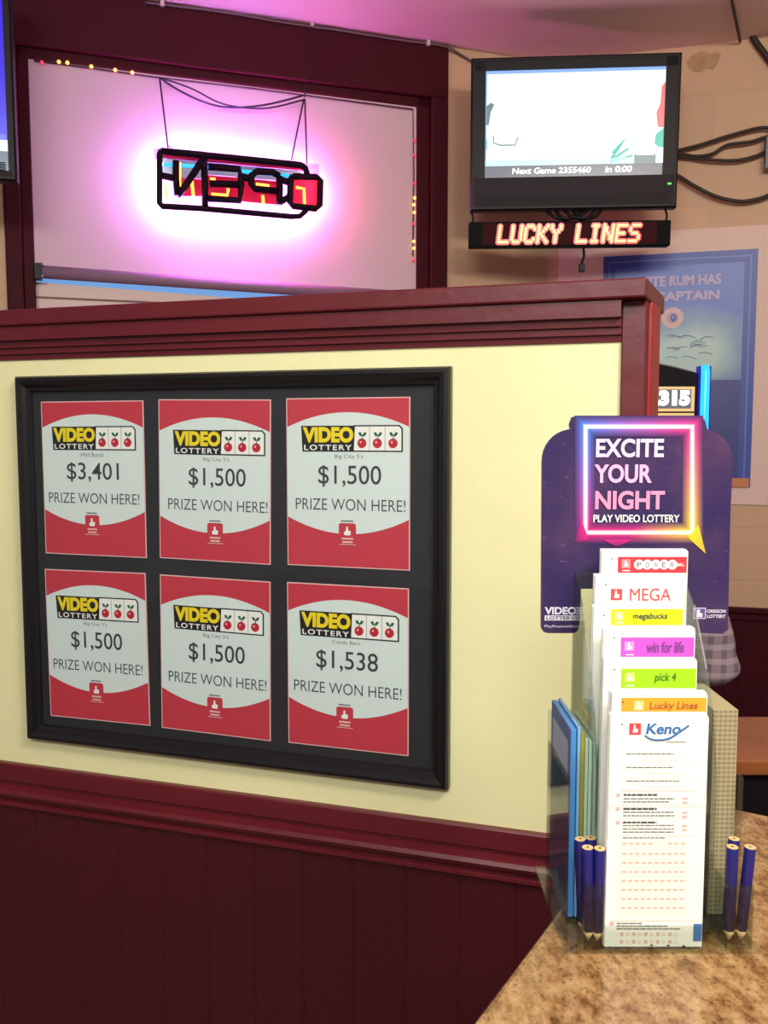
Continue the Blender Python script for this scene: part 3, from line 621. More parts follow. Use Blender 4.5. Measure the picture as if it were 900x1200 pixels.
for k in range(16):
    c = T.l(random.uniform(778, 830), random.uniform(392, 424)); a = random.uniform(-.4, .6)
    b.tube(spline([(c[0], -.0122, c[1]), (c[0] + .02, -.0122, c[1] + .016 * a + .006), (c[0] + .045, -.0122, c[1] + .03 * a)], 4), .0014, wr, 4)
b.build('scrawl', po)

# ------------------------------------------------------------------ video lottery terminal behind the partition
VM = loc(.635, 2.62, 0)
vt = thing('gaming_machine', VM, 'black gaming machine with lit jackpot digits and a blue light bar, behind the partition end', 'gaming machine')
vb = mat('machine_black', (16, 13, 20), .18)
b = MB(); b.prism(rrect(-.29, .29, 0, .72, .02), 0, .45, vb); b.build('base_cabinet', vt, bevel=.006)
b = MB(); b.hexa([(-.29, -.16, .70), (.29, -.16, .70), (.29, .10, .74), (-.29, .10, .74), (-.29, -.16, .76), (.29, -.16, .76), (.29, .10, .82), (-.29, .10, .82)], vb)
dk = b.build('button_deck', vt, bevel=.005)
for k in range(5): MB().lathe([(.02, 0), (.02, .012), (.014, .016)], -.16 + k * .08, -.10, em('button_lit', (240, 200, 90), .8), 14).build('button', dk).location = (0, 0, .772)
n = 12; topa = [(-.31 + .62 * k / n, 1.520 + .055 * (1 - (2 * k / n - 1) ** 2)) for k in range(n + 1)]
b = MB(); b.prism([(-.29, .80), (.29, .80), (.29, 1.36), (-.29, 1.36)], .02, .40, vb); b.prism([(-.31, 1.36), (.31, 1.36)] + list(reversed(topa)), .01, .40, vb); b.build('monitor_cabinet', vt, bevel=.004)
b = MB(); b.box(-.24, .24, .008, .02, .86, 1.30, em('game_screen', (90, 40, 150), .8)); b.rect(-.2, .2, 1.0, 1.2, .007, em('game_reels', (230, 200, 230), .9)); b.build('game_screen', vt)
b = MB(); dg = em('display_grey', (120, 118, 120), .9); db = em('display_gold', (250, 206, 140), 1.0); dw = em('display_white', (255, 255, 255), 1.6)
zz = lambda py: I4.l(800, py, 2.62)[1]
for za, zb, tx in ((zz(482), zz(453), '2,315'), (zz(500), zz(484), '1,000')):
    b.box(-.18, .268, .004, .012, za, zb, db); b.rect(-.17, .258, za + .008, zb - .008, .003, dg)
    b.text(tx, .118, .255, za + .008, zb - .010, .002, dw, bold=.075)
b.build('jackpot_display', vt)
for sx in (-1, 1):
    b = MB(); xa = sx * .297
    b.tube([(xa, .008, 1.06), (xa, .002, 1.07), (xa, .002, 1.535), (xa, .008, 1.548)], .0125, em('blue_light_bar', (40, 190, 255), 1.5), 10); o = b.build('light_bar', vt)
    MB().box(xa - .018, xa + .018, .006, .03, 1.04, 1.55, em('blue_bar_glow', (40, 10, 200), .6)).build('light_housing', vt)

# ------------------------------------------------------------------ person at the machine
def skin(name, verts, edges, radii, m, parent=None, sub=2, root=0):
    me = bpy.data.meshes.new(name); me.from_pydata([Vector(v) for v in verts], edges, [])
    o = bpy.data.objects.new(name, me); COL.objects.link(o)
    md = o.modifiers.new('skin', 'SKIN'); md.use_smooth_shade = True
    if not me.skin_vertices: me.skin_vertices.new() if hasattr(me.skin_vertices, 'new') else None
    for k, r in enumerate(radii):
        sv = me.skin_vertices[0].data[k]; sv.radius = (r, r) if not isinstance(r, tuple) else r; sv.use_root = (k == root)
    o.modifiers.new('sub', 'SUBSURF').levels = sub; o.modifiers['sub'].render_levels = sub
    bpy.context.view_layer.update()
    ev = bpy.data.meshes.new_from_object(o.evaluated_get(bpy.context.evaluated_depsgraph_get()))
    o.modifiers.clear(); o.data = ev; bpy.data.meshes.remove(me); ev.materials.clear(); ev.materials.append(m)
    for p in ev.polygons: p.use_smooth = True
    if parent: o.parent = parent
    return o
skin_m = mat('skin', (196, 138, 112), .55)
pe = thing('person', loc(.535, 2.12, 0), 'person in a grey and blue plaid shirt seated at the gaming machine, back turned', 'person')
V, Ed, R = [], [], []
def joint(p, r, par=None):
    V.append(p); R.append(r)
    if par is not None: Ed.append((par, len(V) - 1))
    return len(V) - 1
pel = joint((0, 0, .60), (.15, .11)); wa = joint((0, .0, .78), (.135, .10), pel); che = joint((0, .02, .98), (.13, .08), wa); nk0 = joint((0, .02, 1.09), .052, che); nk1 = joint((0, .03, 1.15), .048, nk0)
hd0 = joint((0, .035, 1.20), (.066, .08), nk1); hd1 = joint((0, .035, 1.27), (.074, .09), hd0); hd2 = joint((0, .03, 1.325), (.055, .065), hd1)
hands = []
for sx in (-1, 1):
    out_ = .0 if sx < 0 else .075
    shd = joint((sx * .165, .02, 1.03), .042, che); el = joint((sx * (.19 + out_), -.02, .79), .041, shd); wr_ = joint((sx * .19, .22, .82), .029, el); pa = joint((sx * .17, .29, .835), (.034, .018), wr_)
    hands.append(pa)
    for f in range(4):
        fx = sx * .17 + (f - 1.5) * .019; L = (.06, .072, .066, .05)[f]
        a = joint((fx, .32, .84), .0095, pa); c = joint((fx, .32 + L * .6, .843), .0085, a); joint((fx, .32 + L, .828), .0075, c)
    a = joint((sx * .17 - sx * .035, .285, .832), .011, pa); joint((sx * .17 - sx * .048, .315, .826), .009, a)
    hp = joint((sx * .09, .06, .575), .085, pel); kn = joint((sx * .12, .30, .56), .058, hp); an = joint((sx * .12, .25, .12), .038, kn); to = joint((sx * .125, .36, .04), .035, an)
skin('body', V, Ed, R, skin_m, pe, 2)
plaid_m = plaid('plaid_flannel', (150, 128, 136), (60, 62, 92), (196, 176, 184), 9.0)
sv, se, sr = [(0, 0, .58), (0, 0, .78), (0, .015, .96), (0, .012, 1.06), (0, .02, 1.105)], [(0, 1), (1, 2), (2, 3), (3, 4)], [(.165, .125), (.155, .12), (.165, .12), (.085, .085), .072]
for sx in (-1, 1):
    out_ = .0 if sx < 0 else .075
    k = len(sv); sv += [(sx * .17, .012, 1.03), (sx * (.185 + out_ * .6), .0, .91), (sx * (.195 + out_), -.025, .785), (sx * (.195 + out_ * .5), .09, .80), (sx * .19, .19, .815)]
    se += [(2, k), (k, k + 1), (k + 1, k + 2), (k + 2, k + 3), (k + 3, k + 4)]; sr += [.072, .062, .06, .052, .044]
shirt = skin('plaid_shirt', sv, se, sr, plaid_m, pe, 3)
for v in shirt.data.vertices:
    q = v.co; k = noise.noise(Vector((q.x * 9, q.y * 9, q.z * 22))) * .014 * min(1, max(0, (1.0 - q.z) * 12))
    v.co = q + v.normal * k
jv, je, jr = [(0, 0, .60)], [], [(.16, .12)]
for sx in (-1, 1):
    k = len(jv); jv += [(sx * .09, .06, .578), (sx * .12, .30, .565), (sx * .12, .25, .16)]; je += [(0, k), (k, k + 1), (k + 1, k + 2)]; jr += [.097, .07, .055]
skin('jeans', jv, je, jr, mat('denim', (44, 54, 84), .8), pe, 2)
hm = mat('dark_hair', (44, 30, 24), .7)
b = MB(); b.ball((0, .022, 1.285), .09, hm, sx=.95, sy=1.08, sz=1.0, u=24, v=18)
for v in b.bm.verts:
    if v.co.y > .055 and v.co.z < 1.325: v.co.y = .055
    if v.co.z < 1.215: v.co.z = 1.215
b.build('hair', pe)
for sx in (-1, 1):
    MB().ball((sx * .083, .03, 1.262), .026, skin_m, sx=.35, sy=.6, sz=1.0).build('ear', pe)
    e = MB(); e.ball((sx * .031, .118, 1.272), .012, mat('eye_white', (230, 226, 220), .3)); e.ball((sx * .031, .127, 1.272), .0055, ink_black); e.build('eye', pe)
MB().ball((0, .128, 1.25), .014, skin_m, sx=.8, sy=1.0, sz=1.5).build('nose', pe)
MB().ball((0, .112, 1.212), .02, mat('lips', (170, 92, 84), .5), sx=1.0, sy=.45, sz=.3).build('mouth', pe)
for sx in (-1, 1):
    MB().hexa([(sx * .125 - .045, .20, .0), (sx * .125 + .045, .20, .0), (sx * .125 + .045, .44, .0), (sx * .125 - .045, .44, .0), (sx * .125 - .04, .21, .10), (sx * .125 + .04, .21, .10), (sx * .125 + .035, .43, .05), (sx * .125 - .035, .43, .05)], mat('shoe_leather', (40, 30, 28), .5)).build('shoe', pe, bevel=.015)
st = thing('bar_stool', loc(.535, 2.12, 0), 'round dark stool under the person at the gaming machine', 'stool')
MB().lathe([(.05, .42), (.17, .43), (.175, .455), (.15, .475)], 0, 0, mat('stool_vinyl', (40, 20, 24), .4), 28).build('seat', st)
MB().lathe([(.025, .03), (.025, .42)], 0, 0, chrome, 14).build('post', st)
MB().lathe([(.19, 0), (.19, .012), (.03, .03)], 0, 0, chrome, 28).build('base', st)

# ------------------------------------------------------------------ brown table beyond the counter
tb = thing('table', loc(1.03, 1.745, 0), 'brown wooden table with a black shadow board beyond the granite counter at right', 'table')
MB().box(-.40, .45, -.13, .13, .72, .75, wood).build('table_top', tb, bevel=.004)
MB().box(-.37, .42, -.11, .11, .52, .72, black_plastic).build('shadow_board', tb)  # black board added in place of the shadow under the table top
for x in (-.34, .39):
    for y in (-.09, .09): MB().box(x - .02, x + .02, y - .02, y + .02, 0, .52, black_plastic).build('leg', tb)

# ------------------------------------------------------------------ granite counter
ex, ey = Vector((.859, -.512)), Vector((.512, .859)); cc = Vector((.321, 1.055))
def cp(a, c): q = cc + ex * a + ey * c; return (q.x, q.y)
ct = thing('counter', Matrix.Identity(4), 'golden brown granite counter in the right foreground', 'counter')
MB().foot([cp(0, 0), cp(0, -2.1), cp(1.1, -2.1), cp(1.1, 0)], .885, .92, granite_m).build('granite_top', ct, bevel=.006, seg=3)
MB().foot([cp(.03, -.03), cp(.03, -2.07), cp(1.07, -2.07), cp(1.07, -.03)], 0, .885, maroon_dark).build('front_panel', ct)

# ------------------------------------------------------------------ clear slip holder with everything it carries
CT = .92; FY = .717
hx = lambda px, Y: (px - 450) / FOC * I4.p(px, 900, Y).y
X_ = lambda px, py, Y: I4.l(px, py, Y)[0]
Z_ = lambda px, py, Y: I4.l(px, py, Y)[1]
CL, CR = .1812, .2835                                # the two clear cheeks
ho = thing('slip_holder', loc(0, 0, CT), 'clear acrylic slip holder with stepped tiers on the granite counter', 'holder')
packs = [   # name, left px, right px, top px, Y
    ('keno', 714, 831, 838, FY), ('lines', 718, 827, 812, .738), ('pick', 708, 815, 774, .756), ('life', 706, 815, 737, .774), ('bucks', 696, 800, 711, .792), ('mega', 695, 803, 675, .809), ('power', 704, 806, 645, .830)]
SH, SD, SW = .2035, .008, .0815
b = MB(); b.box(.150, .313, FY - .006, .858, 0, .003, acrylic); b.build('base_plate', ho)
info = []
for k, (nm, l, r, tpx, Yp) in enumerate(packs):
    zt = Z_(760, tpx, Yp); cx = (X_(l, tpx, Yp) + X_(r, tpx, Yp)) / 2; zb = max(zt - SH, CT + .003)
    info.append((cx, Yp, zb, zt))
b = MB()
for k, (cx, Yp, zb, zt) in enumerate(info):
    y1 = info[k + 1][1] - .001 if k < 6 else .85
    if k: b.box(CL + .002, CR - .0005, Yp - .001, y1, zb - CT - .003, zb - CT, acrylic)
    b.box(CL + .002, CR - .0005, y1 - .0015, y1, 0.003 if k == 0 else zb - CT, (info[k + 1][2] - CT - .003 if k < 6 else .30), acrylic)
b.build('tier', ho)
for x in (CL, CR):                               # side cheeks, sloping front edge
    b = MB(); pts = [(.7445, .003), (.7445, .14), (.757, .19), (.775, .225), (.81, .275), (.848, .30), (.852, .003)]
    i = b.mi(acrylic); va = [b.bm.verts.new((x, yy, z)) for yy, z in pts]; vb_ = [b.bm.verts.new((x + .0015, yy, z)) for yy, z in pts]
    b.bm.faces.new(va).material_index = i; b.bm.faces.new(list(reversed(vb_))).material_index = i; j = b.mi(acrylic_edge)
    for k in range(len(pts)): b.bm.faces.new((va[k], vb_[k], vb_[(k + 1) % len(pts)], va[(k + 1) % len(pts)])).material_index = j
    b.build('side_cheek', ho)
b = MB(); b.box(.1832, .2660, FY - .0055, FY - .004, .003, .024, acrylic); b.build('front_lip', ho)
cupL = (X_(683, 1100, FY), .1828); cupR = (.2848, .3068)
for (xa, xb), nm in ((cupL, 'pencil_cup'), (cupR, 'pencil_cup')):
    b = MB(); t_ = .0012; ya, yb, h = FY - .004, FY + .026, .058
    b.box(xa, xb, ya, ya + t_, .003, h, acrylic); b.box(xa, xb, yb - t_, yb, .003, h, acrylic); b.box(xa, xa + t_, ya + t_, yb - t_, .003, h, acrylic); b.box(xb - t_, xb, ya + t_, yb - t_, .003, h, acrylic); b.build(nm, ho)
# side pockets for brochures
bl, br_ = X_(650, 960, .85), X_(862, 900, .78)
b = MB(); t_ = .0015
lx = X_(666, 1000, .765) - .004; rx = .3095
for xs, xe in ((lx, CL - .0005), (CR + .002, rx + t_)):
    b = MB(); b.box(xs, xe, .752, .848, .003, .006, acrylic); b.box(xs, xe, .848, .8495, .003, .165, acrylic)
    xx = lx if xs == lx else rx
    b.box(xx, xx + t_, .752, .848, .006, .135, acrylic); b.build('side_pocket', ho)

# ---- packs of play slips
bandc = {'power': (226, 52, 66), 'bucks': (232, 238, 20), 'life': (206, 84, 204), 'pick': (160, 232, 10), 'lines': (246, 164, 44)}
slip_w = mat('slip_paper', (246, 246, 238), .6); pinkl = mat('pink_ink', (238, 178, 172), .6); palep = mat('pale_pink_tint', (246, 226, 216), .6); red_i = mat('red_ink', (222, 70, 76), .6); blue_i = mat('blue_ink', (48, 112, 182), .5)
def badge(b, x, z, s, y, m, m2):
    b.rect(x - s, x + s, z - s, z + s, y, m); b.prism([(x - s * .45, z - s * .6), (x + s * .45, z - s * .6), (x + s * .5, z), (x + .05 * s, z + .1 * s), (x + .05 * s, z + .75 * s), (x - .25 * s, z + .75 * s), (x - .3 * s, z)], y - .0003, y - .0001, m2)
names = {'keno': ('Keno', 'white play slips with blue lettering and number grids, front row of the clear holder', None),
 'lines': ('Lucky Lines', 'play slips with an orange band, second row from the front of the holder', None),
 'pick': ('pick 4', 'play slips with a lime green band, just behind the orange ones', None),
 'life': ('win for life', 'play slips with a purple band, behind the lime green ones', None),
 'bucks': ('megabucks', 'play slips with a bright yellow band, below the red word MEGA', None),
 'mega': ('MEGA', 'white play slips with MEGA in red letters, second row from the back', None),
 'power': ('POWERBALL', 'play slips with a red band of white circles, topmost rear row of the holder', None)}
for (nm, l, r, tpx, Yp), (cx, _, zb, zt) in zip(packs, info):
    t = thing('play_slips', loc(cx, Yp, zb), names[nm][1], 'play slips', 'play slips in the holder')
    w2 = SW / 2; h = zt - zb; b = MB()
    lay = 4
    for k in range(lay):
        dx = random.uniform(-.0012, .0012) if k else 0; dz = random.uniform(.0, .0016) * (k > 0)
        b.prism([(-w2 + dx, 0), (w2 + dx, 0), (w2 + dx, h + dz - .002), (w2 + dx - .002, h + dz), (-w2 + dx + .001, h + dz)], SD / lay * k, SD / lay * (k + 1) - .0001, slip_w)
    b.build('paper_stack', t)
    y = -.0004; X = lambda u: -w2 + SW * u; Z = lambda v: h - v
    b = MB(); b.rect(X(.12), X(.135), Z(.0085), Z(.0072), y, ink_grey)
    if nm in bandc:
        m_ = mat('band_' + nm, bandc[nm], .6); z1, z2 = {'power': (.006, .021), 'bucks': (.002, .0165), 'life': (.0075, .025), 'pick': (.007, .024), 'lines': (.004, .0195)}[nm]
        b.rect(X(.20 if nm != 'lines' else .11), X(.99), Z(z2), Z(z1), y, m_)
        badge(b, X(.29), Z((z1 + z2) / 2 - .001), .0042, y - .0004, mat('badge_' + nm, tuple(min(255, int(v * .6 + 105)) for v in bandc[nm]), .6), white_m); b.rect(X(.25), X(.34), Z(z2 - .0016), Z(z2 - .0026), y - .0004, white_m)
        b.build('title_band', t)
        b = MB(); za, zc = Z(z2 - .004), Z(z1 + .0035)
        if nm == 'power':
            for k, ch in enumerate('POWER'):
                xx = X(.44 + k * .095); zz_ = (za + zc) / 2; b.disc(xx, zz_, .0047, y - .0006 - .0001 * k, white_m, 18); b.text(ch, xx - .002, xx + .002, zz_ - .0024, zz_ + .0024, y - .0012, ink_light, bold=.01)
            b.text('BALL', X(.88), X(.96), (za + zc) / 2 - .0015, (za + zc) / 2 + .0015, y - .0006, white_m, bold=.02)
        else:
            rng = {'bucks': (.44, .82), 'life': (.48, .88), 'pick': (.55, .78), 'lines': (.40, .90)}[nm]
            inkm = {'bucks': ink_grey, 'life': mat('purple_ink', (120, 60, 140), .6), 'pick': mat('olive_ink', (80, 110, 20), .6), 'lines': mat('brown_ink', (170, 96, 40), .6)}[nm]
            b.text(names[nm][0], X(rng[0]), X(rng[1]), za, zc, y - .0005, inkm, bold=.02, shear=.15)
        b.build('title', t)
    elif nm == 'mega':
        badge(b, X(.25), Z(.0170), .0052, y, red_i, white_m); b.rect(X(.06), X(.92), Z(.0275), Z(.0273), y, pinkl); b.build('badge', t)
        b = MB(); b.text('MEGA', X(.40), X(.86), Z(.0228), Z(.0112), y - .0002, red_i, bold=.0); b.build('title', t)
    else:
        badge(b, X(.26), Z(.0115), .0048, y, red_i, white_m); b.build('badge', t)
        b = MB(); b.text('Keno', X(.37), X(.72), Z(.016), Z(.0068), y, blue_i, bold=.025, shear=.15)
        b.tube(spline([(X(.36), y, Z(.017)), (X(.45), y, Z(.0205)), (X(.60), y, Z(.0195)), (X(.74), y, Z(.012)), (X(.80), y, Z(.0085))]), .0008, blue_i, 4)
        b.rect(X(.58), X(.78), Z(.0228), Z(.0222), y, ink_light); b.build('title', t)
        b = MB()
        def line(u0, u1, v, th, mm): b.rect(X(u0), X(u1), Z(v + th), Z(v), y, mm)
        def words(u0, u1, v, th, mm):
            u = u0
            while u < u1:
                e_ = min(u1, u + random.uniform(.025, .07)); line(u, e_, v, th, mm); u = e_ + .008
        for k, v in enumerate((.032, .0435, .055)):
            words(.18, .66 + .06 * (k == 2), v, .0009, ink_light)
            for q in range(8): line(.34 + q * .055, .37 + q * .055, v + .0045, .0016, palep)
            line(.12, .90, v + .0090, .0003, palep)
        rows = [('h', .0665), ('t', .0700), ('t', .0727), ('h', .0785), ('t', .0815), ('t', .0845), ('h', .0900), ('t', .0928), ('t', .0958), ('t', .0985)]
        for kd, v in rows:
            if kd == 'h':
                words(.16, .50, v, .0015, ink_grey); b.disc(X(.105), Z(v + .001), .0018, y, pinkl, 10)
                for q in (0, .0034): line(.76, .81, v + .003 + q, .0016, pinkl)
            else: words(.16, .68 if v != .0727 else .62, v, .0010, ink_light)
            if kd == 'h': line(.12, .88, v - .003, .0003, pinkl)
        words(.16, .60, .1035, .0009, ink_light); line(.08, .88, .1018, .0003, pinkl)
        b.rect(X(.13), X(.82), Z(.172), Z(.106), y + .0001, mat('grid_tint', (250, 240, 226), .6))
        for rr_ in range(8):
            for q in range(10):
                if rr_ == 0 and q in (5, 6): continue
                u = .16 + q * .066; v = .1075 + rr_ * .0078 + .001 * (rr_ > 0)
                line(u, u + .042, v + .0006, .0016, pinkl)
        line(.08, .92, .1755, .0004, pinkl); b.disc(X(.07), Z(.178), .002, y, pinkl, 10)
        for v in (.1775, .1798, .1822): words(.12, (.38, .64, .78)[int((v - .1775) / .0022 + .5)], v, .0011, ink_light)
        for rr_ in range(2):
            for q in range(10): line(.16 + q * .062, .19 + q * .062, .1858 + rr_ * .0068, .0028, palep if q % 2 else pinkl)
        for u, v in ((.07, .1985), (.47, .1965), (.64, .1968), (.80, .1972)): line(u, u + .03, v, .0012, ink_grey)
        b.rect(X(.91), X(.995), Z(.1935), Z(.1785), y, blue_i); b.build('number_grid', t)
        MB().rect(-w2, w2, Z(.0780), Z(.0778), y - .0001, ink_light).build('fold_line', t)

# ---- purple promotional sign
def promo_print():
    m, nt, b, out = nodes_mat('promo_print')
    tc = nt.nodes.new('ShaderNodeTexCoord'); n = nt.nodes.new('ShaderNodeTexNoise'); n.inputs['Scale'].default_value = 14; n.inputs['Detail'].default_value = 6
    r = ramp(nt, [(.3, (38, 30, 84)), (.5, (58, 42, 86)), (.68, (82, 54, 90))])
    n2 = nt.nodes.new('ShaderNodeTexNoise'); n2.inputs['Scale'].default_value = 190; n2.inputs['Detail'].default_value = 1
    mp = nt.nodes.new('ShaderNodeMapping'); mp.inputs['Scale'].default_value = (.6, 1, 1.5); mp.inputs['Rotation'].default_value = (0, .5, 0)
    r2 = ramp(nt, [(.66, (0, 0, 0)), (.80, (150, 150, 150))]); mx = nt.nodes.new('ShaderNodeMix'); mx.data_type = 'RGBA'; mx.inputs[7].default_value = lin((150, 120, 170))
    L = nt.links.new; L(tc.outputs['Object'], n.inputs['Vector']); L(tc.outputs['Object'], mp.inputs['Vector']); L(mp.outputs[0], n2.inputs['Vector'])
    L(n.outputs['Fac'], r.inputs['Fac']); L(n2.outputs['Fac'], r2.inputs['Fac']); L(r2.outputs['Color'], mx.inputs[0]); L(r.outputs['Color'], mx.inputs[6]); L(mx.outputs[2], b.inputs['Base Color'])
    b.inputs['Roughness'].default_value = .35
    return m
m, nt, bs, out = nodes_mat('printed_colour'); at = nt.nodes.new('ShaderNodeAttribute'); at.attribute_name = 'Col'
nt.links.new(at.outputs['Color'], bs.inputs['Base Color']); bs.inputs['Roughness'].default_value = .35; printed = m
SY_ = .8535; so = I4.p(746, 742, SY_)
PS = Frame(so.x, SY_, 0)
pp = promo_print()
ps = thing('promotional_sign', loc(so.x, SY_, so.z), 'purple die-cut sign reading EXCITE YOUR NIGHT, standing behind the play slips', 'sign')
def sq(px, py, y=-.0005): q = I4.l(px, py, SY_); return (q[0] - so.x, q[1] - so.z)
def arc(c, r, a0, a1, n=8): return [(c[0] + r[0] * math.cos(math.radians(a0 + (a1 - a0) * k / n)), c[1] - r[1] * math.sin(math.radians(a0 + (a1 - a0) * k / n))) for k in range(n + 1)]
ol = arc((642, 734), (8, 8), 180, 270, 4) + arc((671, 734), (8, 8), 270, 360, 4) + [(681, 690), (803, 690), (806, 741), (847, 743)]
ol += [(853, 738), (856, 600)] + arc((824, 541), (35, 38), 0, 70, 8) + [(829, 503), (826, 492), (821, 489), (676, 487), (670, 489), (667, 497), (668, 503)] + arc((670, 541), (35, 38), 100, 180, 8)
b = MB(); b.prism([sq(*q) for q in ol], 0, .0035, pp, mat('sign_edge', (196, 176, 170), .5)); b.build('card', ps)
cTL, cTR, cBR, cBL, bgc = lin((84, 130, 240)), lin((240, 60, 150)), lin((250, 205, 40)), lin((214, 34, 130)), lin((58, 42, 92))
def mixc(a, c, t): return tuple(a[k] * (1 - t) + c[k] * t for k in range(4))
def corner(u, v, hot=0.0):
    top = mixc(cTL, cTR, min(1, max(0, u))); bot = mixc(cBL, cBR, min(1, max(0, (u - .45) * 1.8))); c = mixc(top, bot, min(1, max(0, v)) ** 1.3)
    return mixc(c, (1, .97, .98, 1), hot)
def ring(b, i0, i1, h0, h1, f0, f1, y, n=14):
    x0, x1, y0, y1 = 686, 811, 500, 624
    def pt(s, d):
        e, t = int(s) % 4, s - int(s)
        a = [(x0 - d, y0 - d), (x1 + d, y0 - d), (x1 + d, y1 + d), (x0 - d, y1 + d)]
        p, q = a[e], a[(e + 1) % 4]; return (p[0] + (q[0] - p[0]) * t, p[1] + (q[1] - p[1]) * t)
    def cl(s, d, h, f):
        p = pt(s, 0); return mixc(corner((p[0] - x0) / (x1 - x0), (p[1] - y0) / (y1 - y0), h), bgc, f)
    for k in range(4 * n):
        s0, s1 = k / n, (k + 1) / n - (1e-9 if (k + 1) % n == 0 else 0)
        if (k + 1) % n == 0: s1 = (k + 1) / n - 1e-6
        q = [pt(s0, i0), pt(s1, i0), pt(s1, i1), pt(s0, i1)]
        b.face([(sq(*p)[0], y, sq(*p)[1]) for p in q], printed, [cl(s0, i0, h0, f0), cl(s1, i0, h0, f0), cl(s1, i1, h1, f1), cl(s0, i1, h1, f1)])
b = MB(); ring(b, -12, -6, 0, 0, 1, .55, -.0003); ring(b, -6, -3, 0, 0, .55, .05, -.0003); ring(b, 3, 7, 0, 0, .05, .6, -.0003); ring(b, 7, 13, 0, 0, .6, 1, -.0003); ring(b, -3.2, -1.2, .05, .66, 0, 0, -.0006); ring(b, -1.2, 1.2, .66, .66, 0, 0, -.0006); ring(b, 1.2, 3.2, .66, .05, 0, 0, -.0006)
for k, (tri, cols) in enumerate(((((690, 632), (672, 636), (682, 612)), (corner(0, 1), bgc, corner(0, 1))), (((806, 630), (827, 649), (818, 615)), (corner(1, 1), mixc(corner(1, 1), bgc, .4), corner(1, 1))), (((706, 632), (722, 641), (742, 632)), (corner(.1, 1), bgc, corner(.3, 1))))):
    b.face([(sq(*p)[0], -.0008 - .0001 * k, sq(*p)[1]) for p in tri], printed, cols)
b.build('neon_square', ps)
def stx(b, s, x0, x1, y0, y1, mm, bold=0, **k):
    a, c = sq(x0, y1), sq(x1, y0); b.text(s, a[0], c[0], a[1], c[1], -.0010, mm, bold=bold, **k)
for s, x0, x1, y0, y1, c in (('EXCITE', 698, 778, 514, 536, (226, 204, 250)), ('YOUR', 696, 764, 544, 566, (250, 180, 228)), ('NIGHT', 697, 779, 575, 597, (255, 150, 190))):
    b = MB(); stx(b, s, x0, x1, y0, y1, mat('print_' + s, c, .4), .03); o = b.build('slogan_line', ps)
b = MB(); stx(b, 'PLAY VIDEO LOTTERY', 695, 796, 603, 612, white_m, .02); b.build('small_line', ps)
b = MB(); wl = mat('logo_white', (214, 210, 232), .5); stx(b, 'VIDEO', 638, 675, 711, 720, wl, .04); a, c = sq(638, 727), sq(675, 721); b.rect(a[0], c[0], a[1], c[1], -.0008, wl); stx(b, 'LOTTERY', 640, 673, 722, 726, ink_grey, .02)
stx(b, 'PlayResponsibly', 638, 674, 732, 736, wl, .0); b.build('left_logo', ps)
b = MB()
a, c = sq(812, 725), sq(827, 712); b.rect(a[0], c[0], a[1], c[1], -.0008, wl); a, c = sq(813, 724), sq(826, 713); b.rect(a[0], c[0], a[1], c[1], -.0009, mat('logo_purple', (92, 70, 140), .5)); a, c = sq(816, 723), sq(823, 714); b.prism([(a[0], a[1]), (c[0], a[1]), (c[0], a[1] + .004), (a[0] + .003, a[1] + .004), (a[0] + .003, c[1]), (a[0], c[1])], -.0011, -.001, wl)
stx(b, 'OREGON', 828, 850, 714, 718, wl, .03); stx(b, 'LOTTERY', 828, 850, 720, 724, wl, .03); b.build('right_logo', ps)

# ---- brochures in the side pockets
GB = 'brochures in the left pocket'
def brochure(x, th, y0, y1, z1, m, label, group=GB, cover=None):
    t = thing('brochure', loc(x, y0, CT + .006), label, 'brochure', group)
    d = y1 - y0; h = z1 - CT - .006
    b = MB(); b.box(0, th, 0, d, 0, h, m); b.build('pages', t, bevel=.0006)
    if cover:
        b = MB(); b.box(-.0006, 0, 0, d, 0, h, cover); b.rect; b.face([(-.0008, d * .1, h * .70), (-.0008, d * .9, h * .70), (-.0008, d * .9, h * .92), (-.0008, d * .1, h * .92)], mat('cover_pale', (180, 196, 214), .5)); b.build('cover', t)
    return t
bz = Z_(672, 852, .765)
lx0 = lx + .0025
cov = mat('brochure_cover', (84, 120, 176), .45)
brochure(lx0 + .0008, .0045, .758, .846, bz, mat('brochure_blue', (70, 136, 206), .45), 'blue brochure, outermost in the holder\'s left pocket', cover=cov)
brochure(lx0 + .0062, .0028, .758, .846, bz + .002, mat('brochure_light_blue', (120, 176, 220), .45), 'light blue brochure just inside the outermost blue one')
brochure(lx0 + .0098, .0036, .762, .846, bz - .004, mat('brochure_olive', (164, 150, 44), .5), 'olive yellow brochure in the middle of the left pocket')
for k in range(3):
    brochure(lx0 + .0142 + k * .0036, .0031, .764, .846, bz - .010 - .002 * k, mat('brochure_mint', (178, 206, 186), .5), ['pale mint brochure beside the olive one', 'second pale mint brochure from the olive one', 'pale mint brochure nearest the play slips'][k])
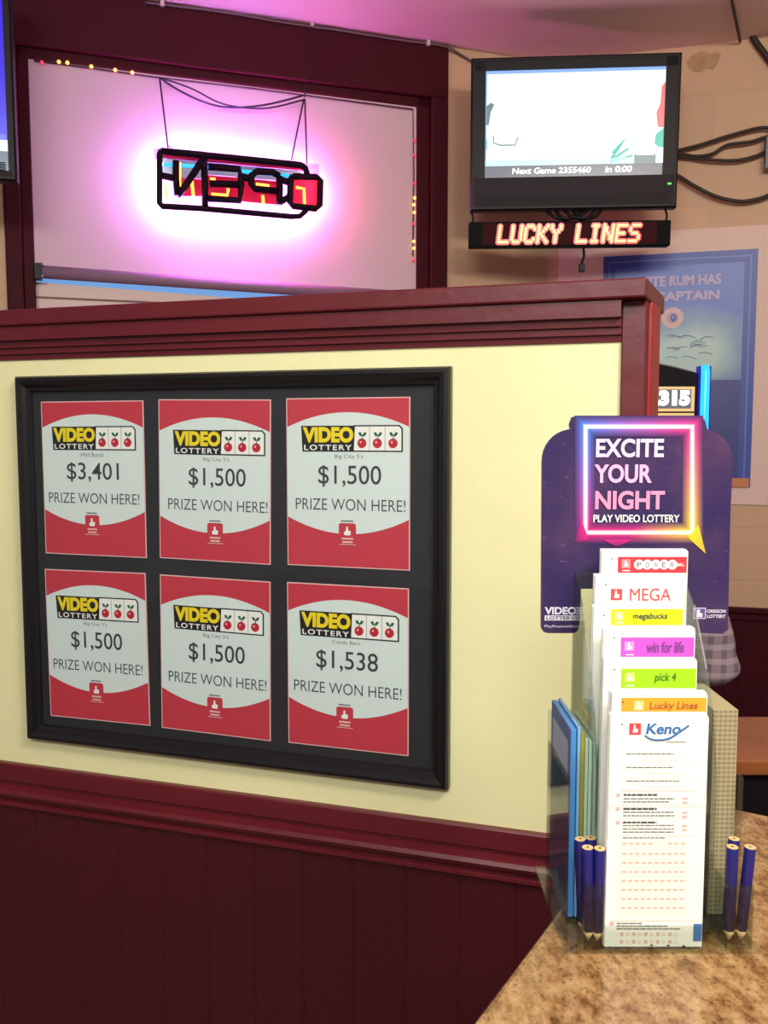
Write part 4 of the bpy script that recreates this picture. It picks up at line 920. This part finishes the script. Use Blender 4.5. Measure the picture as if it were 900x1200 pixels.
tanm = plaid('tan_check', (150, 136, 104), (92, 90, 78), (186, 170, 128), 75.0)
t = thing('booklet', loc(CR + .0035, .762, CT + .006), 'thick tan checked booklet in the holder\'s right pocket', 'booklet')
MB().box(0, rx - CR - .0045, 0, .084, 0, Z_(850, 832, .762) - CT - .006, tanm).build('pages', t, bevel=.0006)

# ---- golf pencils, points down
pblue = mat('pencil_blue', (34, 32, 112), .35); pwood = mat('pencil_wood', (218, 184, 130), .6); lead = mat('pencil_lead', (50, 48, 50), .5)
def pencil(x, y, lean, label, group):
    M = loc(x, y, CT + .003 + .0005) @ Matrix.Rotation(lean[0], 4, 'X') @ Matrix.Rotation(lean[1], 4, 'Y')
    t = thing('golf_pencil', M, label, 'pencil', group)
    r = .0052
    MB().lathe([(r, .012), (r, .084), (r * .96, .0845)], 0, 0, pblue, 6).build('barrel', t)
    MB().lathe([(.0008, .003), (r * .98, .0122)], 0, 0, pwood, 12).build('point', t)
    b = MB(); b.lathe([(.0003, 0), (.0009, .0032)], 0, 0, lead, 8); b.build('lead', t)
    b = MB(); b.lathe([(r * .9, .0845), (r * .9, .0849)], 0, 0, pwood, 12); b.lathe([(.0011, .0849), (.0011, .0851)], 0, 0, lead, 8); b.build('end_grain', t)
def row(xa, xb, lst, group):
    for (u, v, lean, lab) in lst: pencil(xa + (xb - xa) * u, FY + v, lean, lab, group)
row(*cupL, [(.34, .004, (.02, -.03), 'blue golf pencil at the front left of the holder\'s left cup'), (.78, .003, (.03, .0), 'blue golf pencil at the front right of the holder\'s left cup'), (.28, .0165, (-.02, -.05), 'blue golf pencil at the rear left of the left cup'), (.70, .0178, (-.03, -.02), 'blue golf pencil at the rear right of the left cup')], 'pencils in the left cup')
row(*cupR, [(.26, .005, (.02, .0), 'blue golf pencil nearest the play slips in the holder\'s right cup'), (.70, .005, (.02, .06), 'blue golf pencil at the outer front of the right cup'), (.40, .017, (-.02, .05), 'blue golf pencil behind the others in the right cup')], 'pencils in the right cup')
